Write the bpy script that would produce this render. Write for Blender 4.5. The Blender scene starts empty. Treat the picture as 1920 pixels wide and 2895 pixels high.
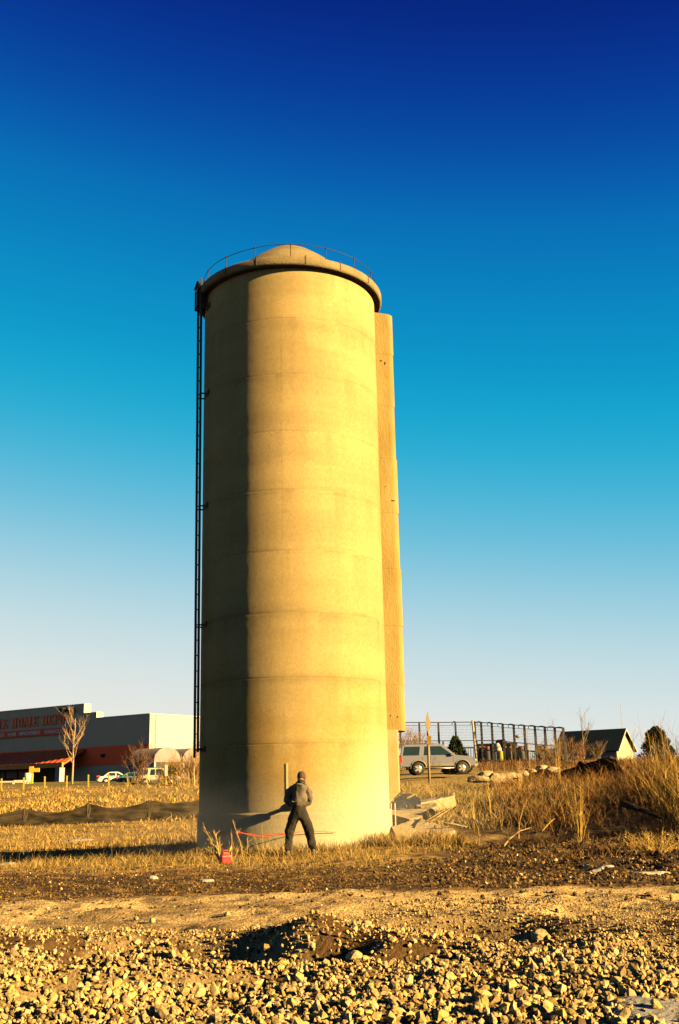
import bpy, bmesh, math, random
import numpy as np
from mathutils import Vector, Matrix, noise as mnoise
R_ = math.radians
random.seed(7)
rng = np.random.default_rng(11)
S = bpy.context.scene
COL = S.collection

# ------------------------------------------------------------------ camera
FPX, W, Hh = 3000.0, 1920.0, 2895.0
PITCH = math.atan(784.5 / FPX)
ROLL = R_(-1.22)
EYE = Vector((0, 0, 1.39))
cam_d = bpy.data.cameras.new('camera')
cam = bpy.data.objects.new('camera', cam_d)
COL.objects.link(cam)
CM = Matrix.Rotation(math.pi / 2 + PITCH, 4, 'X') @ Matrix.Rotation(ROLL, 4, 'Z')
cam.matrix_world = Matrix.Translation(EYE) @ CM
cam_d.sensor_fit = 'VERTICAL'
cam_d.sensor_height = 36.0
cam_d.lens = FPX / Hh * 36.0
cam_d.clip_start = 0.1
cam_d.clip_end = 5000
S.camera = cam

# ------------------------------------------------------------------ sun and sky
SUN_AZ, SUN_EL = R_(115.0), R_(17.0)          # azimuth clockwise from +Y
sun_dir = Vector((math.sin(SUN_AZ) * math.cos(SUN_EL), math.cos(SUN_AZ) * math.cos(SUN_EL), math.sin(SUN_EL)))
sd = bpy.data.lights.new('sun', 'SUN')
sd.energy = 5.0
sd.angle = R_(0.8)
sd.color = (1.0, 0.68, 0.26)
sun = bpy.data.objects.new('sun', sd)
COL.objects.link(sun)
sun.rotation_euler = (-sun_dir).to_track_quat('-Z', 'Y').to_euler()

world = bpy.data.worlds.new("World")
S.world = world
world.use_nodes = True
wt = world.node_tree
wt.nodes.clear()
wo = wt.nodes.new('ShaderNodeOutputWorld')
bg = wt.nodes.new('ShaderNodeBackground')
sky = wt.nodes.new('ShaderNodeTexSky')
sky.sky_type = 'NISHITA'
sky.sun_disc = False
sky.sun_elevation = SUN_EL
sky.sun_rotation = SUN_AZ
sky.air_density = 1.0
sky.dust_density = 0.6
sky.ozone_density = 3.0
tc = wt.nodes.new('ShaderNodeTexCoord')
sep = wt.nodes.new('ShaderNodeSeparateXYZ')
wt.links.new(tc.outputs['Generated'], sep.inputs[0])
ramp = wt.nodes.new('ShaderNodeValToRGB')      # deep clear winter sky, by elevation
cr = ramp.color_ramp
cr.interpolation = 'B_SPLINE'
SKY = [(0.0, (.88, .85, .75)), (.05, (.84, .83, .77)), (.106, (.67, .78, .79)), (.17, (.40, .67, .77)), (.236, (.14, .53, .73)),
       (.31, (.008, .44, .68)), (.39, (.0, .33, .61)), (.506, (.0, .145, .48)), (.58, (.0, .048, .35)), (.66, (.0, .010, .21)), (1.0, (.0, .004, .06))]
while len(cr.elements) < len(SKY):
    cr.elements.new(.5)
for e, (p, c) in zip(cr.elements, SKY):
    e.position = p
    e.color = (*c, 1)
sx = wt.nodes.new('ShaderNodeMath'); sx.operation = 'MULTIPLY_ADD'   # the sky deepens towards the right
sx.inputs[1].default_value = .10
wt.links.new(sep.outputs['X'], sx.inputs[0])
wt.links.new(sep.outputs['Z'], sx.inputs[2])
wt.links.new(sx.outputs[0], ramp.inputs[0])
# film grain like mottling is not built; a little Nishita colour is kept for direction
mixw = wt.nodes.new('ShaderNodeMix')
mixw.data_type = 'RGBA'
mixw.inputs['Factor'].default_value = .96
mulw = wt.nodes.new('ShaderNodeVectorMath')
mulw.operation = 'SCALE'
mulw.inputs['Scale'].default_value = 0.10
wt.links.new(sky.outputs[0], mulw.inputs[0])
wt.links.new(mulw.outputs[0], mixw.inputs['A'])
wt.links.new(ramp.outputs[0], mixw.inputs['B'])
# unseen sky behind the camera is dimmed to deepen the shade
mr = wt.nodes.new('ShaderNodeMapRange'); mr.interpolation_type = 'SMOOTHSTEP'
for k_, v_ in (('From Min', -.5), ('From Max', .75), ('To Min', .55), ('To Max', 1.0)): mr.inputs[k_].default_value = v_
wt.links.new(sep.outputs['Y'], mr.inputs['Value'])
fall = wt.nodes.new('ShaderNodeVectorMath'); fall.operation = 'SCALE'
wt.links.new(mixw.outputs['Result'], fall.inputs[0]); wt.links.new(mr.outputs[0], fall.inputs['Scale'])
wt.links.new(fall.outputs[0], bg.inputs['Color'])
bg.inputs['Strength'].default_value = 0.175
wt.links.new(bg.outputs[0], wo.inputs['Surface'])
S.view_settings.view_transform = 'Standard'
S.view_settings.look = 'None'
S.view_settings.exposure = 2.5
S.view_settings.gamma = 1.0
S.render.engine = 'CYCLES'
S.cycles.max_bounces = 5
S.cycles.diffuse_bounces = 0

# ------------------------------------------------------------------ helpers
CR3 = CM.to_3x3()


def ray(px, py):
    d = CR3 @ Vector(((px - W / 2), -(py - Hh / 2), -FPX))
    return d.normalized()


def at(px, py, Y):
    d = ray(px, py)
    return EYE + d * (Y / d.y)


def on_plane(px, py, p0, direction):
    """point of a vertical plane (through p0, along direction) seen at px,py -> (s, z)"""
    d = ray(px, py)
    n = Vector((-direction.y, direction.x, 0))
    t = (p0 - EYE).dot(n) / d.dot(n)
    p = EYE + d * t
    return (p - p0).dot(direction), p.z


def _hash(ix, iy, seed):
    n = (ix.astype(np.int64) * 374761393 + iy.astype(np.int64) * 668265263 + seed * 1442695041) & 0x7fffffff
    n = ((n ^ (n >> 13)) * 1274126177) & 0x7fffffff
    return ((n ^ (n >> 16)) & 0xffff) / 65535.0


def vn(x, y, seed=0):
    x = np.asarray(x, float); y = np.asarray(y, float)
    xi = np.floor(x); yi = np.floor(y)
    fx = x - xi; fy = y - yi
    fx = fx * fx * (3 - 2 * fx); fy = fy * fy * (3 - 2 * fy)
    a = _hash(xi, yi, seed); b = _hash(xi + 1, yi, seed)
    c = _hash(xi, yi + 1, seed); d = _hash(xi + 1, yi + 1, seed)
    return (a * (1 - fx) + b * fx) * (1 - fy) + (c * (1 - fx) + d * fx) * fy


def fbm(x, y, seed=0, o=4):
    s = 0; a = .5; t = 0
    for i in range(o):
        s = s + a * vn(x * 2 ** i + 17 * i, y * 2 ** i - 9 * i, seed + i); t += a; a *= .5
    return s / t - .5


def sst(e0, e1, v):
    t = np.clip((v - e0) / (e1 - e0), 0, 1)
    return t * t * (3 - 2 * t)


PITS = [(-1.75, 10.9, .95, .7, .56), (-.85, 10.35, .95, .55, .56), (-.1, 10.6, .4, .3, .2), (-1.9, 9.0, .8, .35, .26), (-2.7, 8.5, .7, .3, .22), (-.9, 9.1, .5, .3, .2),
        (1.2, 12.1, .8, .5, .42), (1.95, 11.5, .7, .4, .36), (1.6, 10.6, .5, .3, .22), (2.9, 12.9, .7, .3, .18), (4.6, 14.2, .5, .6, .25), (.1, 8.8, .5, .25, .18),
        (-2.9, 9.9, .5, .4, .2), (-2.9, 8.0, .6, .3, .2), (1.2, 9.3, .45, .25, .2), (3.0, 10.3, .4, .3, .15), (.6, 9.9, .5, .25, .2), (2.2, 9.0, .4, .25, .15), (-1.0, 8.0, .4, .25, .14), (.7, 8.1, .3, .2, .12)]
LUMPS = [(-.35, 11.4, .35, .3, .16), (-1.6, 9.9, .25, .18, .22), (.3, 10.4, .35, .28, .14), (1.6, 10.5, .9, .5, .08), (2.3, 11.9, .35, .2, .10)]


def ground_h(x, y):
    x = np.asarray(x, float); y = np.asarray(y, float)
    yl = [0, 27, 53, 75, 100, 145, 300, 800]
    zl = [0, -.05, .05, .95, 2.15, 3.15, 3.6, 4]
    yr = [0, 25, 29, 35, 50, 67, 103, 150, 300, 800]
    zr = [0, 0, .25, .75, 1.45, 2.02, 3.6, 4.1, 4.3, 4.5]
    L = np.interp(y, yl, zl); Rr = np.interp(y, yr, zr)
    u = sst(-.10, .07, x / np.maximum(y, 1.))
    z = L * (1 - u) + Rr * u
    # gentle fall to the left beside the silo, where its shadow lies
    z = z - .30 * sst(-3.5, -10.5, x) * sst(22, 27, y) * (1 - sst(36, 50, y))
    near = 1 - sst(14.8, 16.5, y)
    z = z + near * (.20 * fbm(x * .55, y * .7, 3) + .10 * fbm(x * 2.0, y * 2.0, 5, 3) + .035 * fbm(x * 6, y * 6, 6, 2))
    z = z + sst(11.5, 13, y) * (1 - sst(16, 17, y)) * .07 * fbm(x * 2.6, y * 3.4, 17, 4)
    mid = sst(14.8, 16.5, y) * (1 - sst(25, 30, y))
    z = z + mid * (.07 * fbm(x * .8, y * .9, 8) + .06 * fbm(x * 3, y * 3, 9, 3))
    rmul = sst(1.5, 4.5, x) * sst(17, 19, y) * (1 - sst(34, 44, y))
    z = z + rmul * (.35 * fbm(x * .9, y * .7, 12) + .12 * fbm(x * 3, y * 3, 13, 3))
    # brushy bank on the far right
    z = z + .75 * np.exp(-((x - 9.5) / 3.2) ** 2 - ((y - 31) / 6.0) ** 2) + .25 * np.exp(-((x - 6.2) / 1.4) ** 2 - ((y - 23.5) / 1.4) ** 2)
    far = sst(30, 40, y) * (1 - sst(120, 140, y))
    z = z + far * .12 * fbm(x * .35, y * .35, 15, 3)
    for (a, b, ra, rb, d) in PITS:
        z = z - d * np.exp(-(((x - a) / ra) ** 2 + ((y - b) / rb) ** 2) ** 1.5)
    for (a, b, ra, rb, d) in LUMPS:
        z = z + d * np.exp(-(((x - a) / ra) ** 2 + ((y - b) / rb) ** 2))
    return z


def gh(x, y):
    return float(ground_h(np.array([x]), np.array([y]))[0])


def mat(name, c1, c2=None, scale=3.0, rough=.9, bump=0.0, bscale=None, metal=0.0, stretch=(1, 1, 1), contrast=(.35, .65), spec=.3, attr=None):
    m = bpy.data.materials.get(name)
    if m:
        return m
    m = bpy.data.materials.new(name)
    m.use_nodes = True
    nt = m.node_tree
    b = nt.nodes['Principled BSDF']
    b.inputs['Roughness'].default_value = rough
    b.inputs['Metallic'].default_value = metal
    b.inputs['Specular IOR Level'].default_value = spec
    c2 = c2 or tuple(v * .75 for v in c1)
    t = nt.nodes.new('ShaderNodeTexCoord')
    mp = nt.nodes.new('ShaderNodeMapping')
    mp.inputs['Scale'].default_value = stretch
    nt.links.new(t.outputs['Object'], mp.inputs[0])
    n = nt.nodes.new('ShaderNodeTexNoise')
    n.inputs['Scale'].default_value = scale
    n.inputs['Detail'].default_value = 6
    n.inputs['Roughness'].default_value = .65
    nt.links.new(mp.outputs[0], n.inputs['Vector'])
    r = nt.nodes.new('ShaderNodeValToRGB')
    r.color_ramp.elements[0].position = contrast[0]
    r.color_ramp.elements[1].position = contrast[1]
    r.color_ramp.elements[0].color = (*c2, 1)
    r.color_ramp.elements[1].color = (*c1, 1)
    nt.links.new(n.outputs['Fac'], r.inputs[0])
    out = r.outputs[0]
    if attr:
        a = nt.nodes.new('ShaderNodeAttribute')
        a.attribute_name = attr
        mx = nt.nodes.new('ShaderNodeMix')
        mx.data_type = 'RGBA'
        mx.blend_type = 'MULTIPLY'
        mx.inputs['Factor'].default_value = 1
        nt.links.new(out, mx.inputs['A'])
        nt.links.new(a.outputs['Color'], mx.inputs['B'])
        out = mx.outputs['Result']
    nt.links.new(out, b.inputs['Base Color'])
    if bump:
        n2 = nt.nodes.new('ShaderNodeTexNoise')
        n2.inputs['Scale'].default_value = bscale or scale * 4
        n2.inputs['Detail'].default_value = 5
        nt.links.new(mp.outputs[0], n2.inputs['Vector'])
        bp = nt.nodes.new('ShaderNodeBump')
        bp.inputs['Strength'].default_value = bump
        bp.inputs['Distance'].default_value = .03
        nt.links.new(n2.outputs['Fac'], bp.inputs['Height'])
        nt.links.new(bp.outputs[0], b.inputs['Normal'])
    return m


def setp(o, label=None, cat=None, group=None, kind=None):
    if label: o['label'] = label
    if cat: o['category'] = cat
    if group: o['group'] = group
    if kind: o['kind'] = kind
    return o


def empty(name, loc, label, cat, group=None, rz=0.0):
    o = bpy.data.objects.new(name, None)
    o.empty_display_size = .2
    COL.objects.link(o)
    o.location = loc
    o.rotation_euler = (0, 0, rz)
    return setp(o, label, cat, group)


def frame(origin, ex, ez=Vector((0, 0, 1))):
    """matrix: local x along ex, z up, y = z cross x"""
    ex = Vector(ex).normalized(); ez = Vector(ez).normalized()
    ey = ez.cross(ex)
    m = Matrix((ex, ey, ez)).transposed().to_4x4()
    m.translation = origin
    return m


class MB:
    def __init__(s):
        s.v = []; s.f = []; s.sm = []

    def add(s, vs, fs, M=None, smooth=False):
        o = len(s.v)
        for p in vs:
            p = Vector(p)
            s.v.append(tuple(M @ p) if M is not None else tuple(p))
        for f in fs:
            s.f.append(tuple(i + o for i in f)); s.sm.append(smooth)
        return s

    def box(s, x0, x1, y0, y1, z0, z1, M=None):
        v = [(x0, y0, z0), (x1, y0, z0), (x1, y1, z0), (x0, y1, z0), (x0, y0, z1), (x1, y0, z1), (x1, y1, z1), (x0, y1, z1)]
        f = [(0, 3, 2, 1), (4, 5, 6, 7), (0, 1, 5, 4), (1, 2, 6, 5), (2, 3, 7, 6), (3, 0, 4, 7)]
        return s.add(v, f, M)

    def prism(s, pts, y0, y1, M=None):
        """pts in x,z plane, extruded along y"""
        n = len(pts)
        v = [(x, y0, z) for x, z in pts] + [(x, y1, z) for x, z in pts]
        f = [tuple(range(n)), tuple(range(2 * n - 1, n - 1, -1))]
        f += [(i, (i + n), (i + 1) % n + n, (i + 1) % n) for i in range(n)]
        return s.add(v, f, M)

    def tube(s, pts, rad, n=8, M=None, caps=True):
        pts = [Vector(p) for p in pts]
        if not hasattr(rad, '__len__'): rad = [rad] * len(pts)
        vs = []; fs = []
        up = Vector((0, 0, 1))
        for i, p in enumerate(pts):
            d = (pts[min(i + 1, len(pts) - 1)] - pts[max(i - 1, 0)])
            if d.length < 1e-9: d = Vector((0, 0, 1))
            d.normalize()
            a = up if abs(d.dot(up)) < .95 else Vector((1, 0, 0))
            e1 = d.cross(a).normalized(); e2 = d.cross(e1).normalized()
            for k in range(n):
                t = 2 * math.pi * k / n
                vs.append(p + (e1 * math.cos(t) + e2 * math.sin(t)) * rad[i])
        for i in range(len(pts) - 1):
            for k in range(n):
                fs.append((i * n + k, i * n + (k + 1) % n, (i + 1) * n + (k + 1) % n, (i + 1) * n + k))
        if caps:
            fs.append(tuple(range(n - 1, -1, -1)))
            fs.append(tuple((len(pts) - 1) * n + k for k in range(n)))
        return s.add(vs, fs, M, smooth=n > 5)

    def lathe(s, prof, n=64, M=None, a0=0, a1=2 * math.pi, smooth=True):
        """prof = [(r, z)...] around local z"""
        full = abs(a1 - a0 - 2 * math.pi) < 1e-6
        m = n if full else n + 1
        vs = []; fs = []
        for (r, z) in prof:
            for k in range(m):
                t = a0 + (a1 - a0) * k / n
                vs.append((r * math.cos(t), r * math.sin(t), z))
        for i in range(len(prof) - 1):
            for k in range(n):
                k2 = (k + 1) % m
                fs.append((i * m + k, i * m + k2, (i + 1) * m + k2, (i + 1) * m + k))
        return s.add(vs, fs, M, smooth=smooth)

    def build(s, name, m, parent=None, bevel=0, seg=2, wn=False):
        me = bpy.data.meshes.new(name)
        me.from_pydata(s.v, [], s.f)
        me.polygons.foreach_set('use_smooth', s.sm)
        bm = bmesh.new(); bm.from_mesh(me)
        bmesh.ops.recalc_face_normals(bm, faces=bm.faces)
        if bevel:
            bmesh.ops.remove_doubles(bm, verts=bm.verts, dist=1e-5)
            es = [e for e in bm.edges if len(e.link_faces) == 2 and e.calc_face_angle(0) > .5]
            bmesh.ops.bevel(bm, geom=es, offset=bevel, segments=seg, profile=.6, affect='EDGES', clamp_overlap=True)
        bm.to_mesh(me); bm.free()
        me.materials.append(m)
        o = bpy.data.objects.new(name, me)
        COL.objects.link(o)
        if parent: o.parent = parent
        return o


def np_mesh(name, V, F, m, parent=None, col=None, smooth=False, link=True):
    """V (n,3), F (k,3|4) arrays"""
    me = bpy.data.meshes.new(name)
    n, k = len(V), F.shape[1]
    me.vertices.add(n); me.vertices.foreach_set('co', np.ascontiguousarray(V, dtype=np.float32).ravel())
    me.loops.add(F.size); me.loops.foreach_set('vertex_index', np.ascontiguousarray(F, dtype=np.int32).ravel())
    me.polygons.add(len(F)); me.polygons.foreach_set('loop_start', np.arange(0, F.size, k, dtype=np.int32))
    me.update(calc_edges=True)
    me.polygons.foreach_set('use_smooth', np.full(len(F), smooth))
    if col is not None:
        a = me.color_attributes.new('tint', 'FLOAT_COLOR', 'POINT')
        c4 = np.ones((n, 4), np.float32); c4[:, :3] = col
        a.data.foreach_set('color', c4.ravel())
    me.materials.append(m)
    me.validate()
    o = bpy.data.objects.new(name, me)
    if link: COL.objects.link(o)
    if parent: o.parent = parent
    return o


def blades(name, P, Hs, Wd, lean, m, col, parent=None, bend=.35, crook=0.06, local=None):
    """thin tapering stems: P (n,3) base, Hs heights, Wd widths, lean (n,2) horizontal offset of the tip"""
    n = len(P)
    ang = rng.uniform(0, math.pi, n)
    wx = np.cos(ang) * Wd; wy = np.sin(ang) * Wd
    seg = 3
    V = np.zeros((n, 2 * seg + 1, 3)); C = np.zeros((n, 2 * seg + 1, 3))
    for i in range(seg + 1):
        t = i / seg
        ox = lean[:, 0] * (t ** (1 + bend * 2)) + crook * Hs * rng.normal(0, .5, n) * (0 < i)
        oy = lean[:, 1] * (t ** (1 + bend * 2)) + crook * Hs * rng.normal(0, .5, n) * (0 < i)
        oz = Hs * t
        w = (1 - .75 * t)
        base = P + np.stack([ox, oy, oz], 1)
        if i < seg:
            V[:, 2 * i] = base - np.stack([wx * w, wy * w, 0 * wx], 1)
            V[:, 2 * i + 1] = base + np.stack([wx * w, wy * w, 0 * wx], 1)
        else:
            V[:, 2 * seg] = base
    C[:] = col[:, None, :]
    o = np.arange(n)[:, None] * (2 * seg + 1)
    q = [(0, 1, 3), (0, 3, 2), (2, 3, 5), (2, 5, 4), (4, 5, 6)]
    F = np.concatenate([o + np.array(t)[None, :] for t in q], 0)
    VV = V.reshape(-1, 3)
    if local is not None: VV = VV - np.array(local)
    return np_mesh(name, VV, F, m, parent, C.reshape(-1, 3))


def ico(sub=1):
    bm = bmesh.new(); bmesh.ops.create_icosphere(bm, subdivisions=sub, radius=1)
    v = np.array([p.co[:] for p in bm.verts]); f = np.array([[p.index for p in q.verts] for q in bm.faces]); bm.free()
    return v, f


def rotmats(n):
    q = rng.normal(size=(n, 4)); q /= np.linalg.norm(q, axis=1)[:, None]
    w, x, y, z = q.T
    return np.stack([1 - 2 * (y * y + z * z), 2 * (x * y - z * w), 2 * (x * z + y * w), 2 * (x * y + z * w), 1 - 2 * (x * x + z * z), 2 * (y * z - x * w),
                     2 * (x * z - y * w), 2 * (y * z + x * w), 1 - 2 * (x * x + y * y)], 1).reshape(n, 3, 3)


IV, IF = ico(1)


def rock_shapes(k=12, v=IV, cut=5):
    out = []
    for i in range(k):
        p = v.copy()
        for c in range(cut):                       # chop flat facets
            d = rng.normal(size=3); d /= np.linalg.norm(d)
            lim = rng.uniform(.55, .88)
            t = p @ d
            p -= np.outer(np.maximum(t - lim, 0), d)
        p *= rng.uniform(.82, 1.12, (len(p), 1))
        out.append(p)
    return out


SHAPES = rock_shapes()


def stones(name, P, size, m, tone, link=True):
    n = len(P)
    Rm = rotmats(n)
    sc = size[:, None] * np.stack([rng.uniform(.75, 1.25, n), rng.uniform(.6, 1.0, n), rng.uniform(.45, .8, n)], 1)
    sel = rng.integers(0, len(SHAPES), n)
    sh = np.stack(SHAPES)[sel] * sc[:, None, :]
    V = np.einsum('nij,nkj->nki', Rm, sh) + P[:, None, :]
    F = (np.arange(n)[:, None, None] * len(IV) + IF[None]).reshape(-1, 3)
    C = np.repeat(tone, len(IV), 0)
    return np_mesh(name, V.reshape(-1, 3), F, m, None, C)


# ------------------------------------------------------------------ ground
def axis(lo, hi, step0, dense, grow):
    a = [0.0]
    s = step0
    while a[-1] < hi:
        if a[-1] > dense: s *= grow
        a.append(a[-1] + s)
    b = [0.0]; s = step0
    while b[-1] > lo:
        if b[-1] < -dense: s *= grow
        b.append(b[-1] - s)
    return np.array(sorted(set(b[1:] + a)))


def build_ground():
    xs = axis(-900, 900, .07, 7.5, 1.045)
    ys = np.concatenate([[-60, -30, -15, -8, -4, -1, 1.5, 3.5, 5], np.arange(6, 14, .045)])
    y = 14.0; ext = []
    while y < 1500:
        ext.append(y); y += max(.05, .05 * (y / 14) ** 1.5)
    ys = np.concatenate([ys, ext])
    X, Y = np.meshgrid(xs, ys)
    Z = ground_h(X, Y)
    n1 = fbm(X * .9, Y * .9, 31, 5); n2 = fbm(X * 4, Y * 4, 33, 4); n3 = fbm(X * .25, Y * .25, 36, 3)
    def c(r, g, b): return np.array([r, g, b])
    col = np.zeros(X.shape + (3,))
    def lay(cc, w):
        nonlocal col
        w = np.clip(w, 0, 1)[..., None]
        col = col * (1 - w) + cc * .56 * w
    lay(c(.42, .30, .15), np.ones_like(X))                              # stony dirt
    lay(c(.30, .20, .09), sst(-.08, .06, n1 + .3 * n2) * .7)
    lay(c(.10, .055, .022), sst(.08, .14, n1 + .35 * n2) * .9)
    for (a, b_, ra, rb, d) in PITS:  # shadow in the hollows strengthened by darkening the pit floor colour
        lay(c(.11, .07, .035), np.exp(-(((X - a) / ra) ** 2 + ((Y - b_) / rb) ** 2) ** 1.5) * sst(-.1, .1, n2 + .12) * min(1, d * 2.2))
    yy = Y + 1.2 * n1 + .15 * X * (X > 0) * .3
    sand = sst(12.6, 13.4, yy)
    lay(c(.68, .49, .23), sand)
    lay(c(.40, .28, .13), sand * sst(.0, .2, n1))
    lay(c(.26, .18, .09), sand * sst(.03, .22, n2))
    y2 = Y + .8 * n1 + .35 * n2
    mulch = sst(15.7, 16.0, y2)
    lay(c(.085, .05, .022), mulch)
    lay(c(.34, .21, .07), mulch * sst(-.02, .18, n2 + .3 * n1))
    straw = sst(20.6, 21.6, y2) * (1 - sst(1.0, 3.5, X))
    lay(c(.50, .33, .11), straw)
    lay(c(.20, .12, .05), straw * sst(.08, .2, n2))
    drk = sst(.6, 2.4, X) * sst(16.2, 17.5, y2) * (1 - sst(25, 28, Y))
    lay(c(.035, .022, .012), drk * sst(-.12, .10, n1 + .5 * n2) * .9)
    # hillside on the right: brown brush floor
    hr = sst(22, 25, Y + n1 * 2) * sst(1.0, 3.5, X)
    lay(c(.16, .10, .045), hr)
    lay(c(.40, .27, .11), hr * sst(-.05, .2, n1))
    far = sst(40, 46, Y)
    lay(c(.46, .32, .11), far)
    lay(c(.26, .17, .06), far * sst(.02, .2, fbm(X * .8, Y * .8, 41, 4)))
    lawn = sst(98, 104, Y + 6 * n3) * (X < 0)
    lay(c(.26, .21, .06), lawn)
    me_v = np.stack([X, Y, Z], -1).reshape(-1, 3)
    nx = len(xs); ny = len(ys)
    i = (np.arange(ny - 1)[:, None] * nx + np.arange(nx - 1)[None]).ravel()
    F = np.stack([i, i + 1, i + nx + 1, i + nx], 1)
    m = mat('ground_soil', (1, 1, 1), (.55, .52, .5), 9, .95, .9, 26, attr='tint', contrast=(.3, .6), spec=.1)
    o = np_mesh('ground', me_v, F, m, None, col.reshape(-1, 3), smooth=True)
    setp(o, 'bare dirt, mulch and straw covered ground', kind='structure')
    o['label'] = 'rough ground of dirt, straw and mulch rising to the hillside'


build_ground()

# ------------------------------------------------------------------ silo
SD = 28.4                                             # distance of the silo axis
sp = at(833, 2290, SD)
SC = Vector((sp.x, SD, 0.0))
SR = 2.45
silo = empty('concrete_silo', SC, 'tall round concrete silo with domed cap and side chute', 'silo')


def cyl(phi, r, z=0):
    a = R_(phi)
    return Vector((r * math.sin(a), -r * math.cos(a), z))


JOINTS = [.90 + 1.58 * i for i in range(9)]


def silo_wall():
    zs = set(np.arange(-.6, 15.06, .045).round(4))
    for j in JOINTS:
        for d in (-.03, -.012, .012, .03): zs.add(round(j + d, 4))
    zs = np.array(sorted(zs))
    ph = np.arange(-180, 180, .75)
    PH, Z = np.meshgrid(ph, zs)
    arc = PH * math.pi / 180 * SR
    Rr = SR + .010 * fbm(arc * .5, Z * .5, 51, 3) + .0035 * fbm(arc * 5, Z * 5, 53, 3)
    lift = np.floor((Z - .90) / 1.58)
    Rr = Rr + .003 * (_hash(lift, lift * 0 + 3, 5) - .5)
    d = np.abs(Z[..., None] - np.array(JOINTS)).min(-1)
    jl = (d < .015)
    broken = vn(arc * 1.6, Z * .4, 61)
    Rr = Rr - jl * .003 * (.4 + broken)
    Rr = Rr + .035 * (Z < .885)                         # footing collar
    A = np.radians(PH)
    V = np.stack([Rr * np.sin(A), -Rr * np.cos(A), Z], -1).reshape(-1, 3)
    base = np.ones(PH.shape + (3,)) * np.array([.242, .180, .080])
    blot = fbm(arc * .35, Z * .9, 71, 4); vert = fbm(arc * 3.2, Z * .12, 73, 3); hor = fbm(arc * .25, Z * 3.0, 75, 3)
    tone = 1 + .30 * blot + .16 * vert + .26 * hor
    bandn = fbm(arc * .22, (Z - .9) / 1.58 * 1.0, 79, 2)
    tone = tone + .16 * bandn
    tone = tone * (1 - .12 * jl * sst(.25, .6, broken))
    tone = tone * (1 - .08 * ((d < .10) * sst(.0, .25, vn(arc * 2, Z * 9, 81) - .4)))
    seam = np.exp(-((PH + 3 + .2 * np.sin(Z * 2)) / .5) ** 2) * sst(.35, .6, vn(arc * 0, Z * 2.2, 83))
    tone = tone * (1 - .13 * seam)
    base = base * tone[..., None]
    # damp streaks running down from some joints, and darker grime low on the shaded side
    run = sst(.60, .85, vn(arc * 4.5, lift * 3.1, 87)) * np.exp(-np.maximum(lift * 1.58 + 2.48 - Z, 0) / .55)
    base = base * (1 - .16 * run[..., None])
    patch = sst(.62, .70, vn(arc * .9 + 4, Z * 1.3, 89)) * sst(.5, .6, vn(arc * .3, Z * .25, 90))
    base = base * (1 + .10 * patch[..., None])
    # orange brown weather stains
    st = sst(.05, .22, fbm(arc * .5 + 9, Z * .35, 91, 4))
    base = base * (1 - st[..., None] * np.array([.05, .13, .30]))
    # pale lime dust over the lowest metre and a half
    w = (1 - sst(.2, 2.2 + .9 * sst(10, 60, PH), Z + .8 * fbm(arc * .6, Z * .8, 95, 3) - .35 * sst(20, 70, PH))) * (.72 + .25 * sst(0, 50, PH))
    base = base * (1 - w[..., None]) + np.array([.30, .27, .20]) * w[..., None]
    # pale paint patches on the shaded side
    n = len(ph); k = len(zs)
    i0 = (np.arange(k - 1)[:, None] * n + np.arange(n)[None]).ravel()
    i1 = (np.arange(k - 1)[:, None] * n + (np.arange(n)[None] + 1) % n).ravel()
    F = np.stack([i0, i1, i1 + n, i0 + n], 1)
    m = mat('silo_concrete', (1, 1, 1), (.86, .84, .80), 14, .92, .35, 60, attr='tint', contrast=(.35, .6), spec=.15)
    np_mesh('wall', V, F, m, silo, base.reshape(-1, 3), smooth=True)


silo_wall()
M_cap = mat('cap_concrete', (.17, .13, .062), (.10, .075, .04), 1.6, .95, .6, 22, contrast=(.3, .62))
M_steel = mat('rusty_steel', (.018, .014, .013), (.008, .007, .008), 9, .7, .2)
roof = MB().lathe([(2.25, 15.28), (1.95, 15.56), (1.55, 15.95), (1.15, 16.30), (.75, 16.60), (.40, 16.81), (.14, 16.93), (0.001, 16.95)], 96).build('domed_roof', M_cap, silo)
rim = MB().lathe([(2.40, 15.00), (2.60, 14.985), (2.65, 15.005), (2.67, 15.05), (2.672, 15.20), (2.645, 15.24), (2.58, 15.26), (2.15, 15.30)], 128).build('rim', M_cap, silo)
for phi in (-17, 12, 34, 58, -38, -60):
    MB().box(-.012, .012, -.012, .004, 15.03, 15.27, Matrix.Translation(cyl(phi, 2.665)) @ Matrix.Rotation(R_(phi), 4, 'Z')).build('rim_joint', M_steel, rim)
gr = MB()
ring = [cyl(a, 2.5, 15.66 + .012 * math.sin(a * .11)) for a in range(0, 361, 4)]
gr.tube(ring, .009, 6, caps=False)
grail = gr.build('guard_rail', M_steel, silo)
for i in range(16):
    phi = -64 + i * 22.5
    b = MB().tube([cyl(phi, 2.5, 15.25), cyl(phi, 2.5, 15.70)], .012, 6)
    b.tube([cyl(phi, 2.5, 15.64), cyl(phi, 2.5, 15.685)], .022, 6)
    b.build('rail_post', M_steel, grail)


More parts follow.
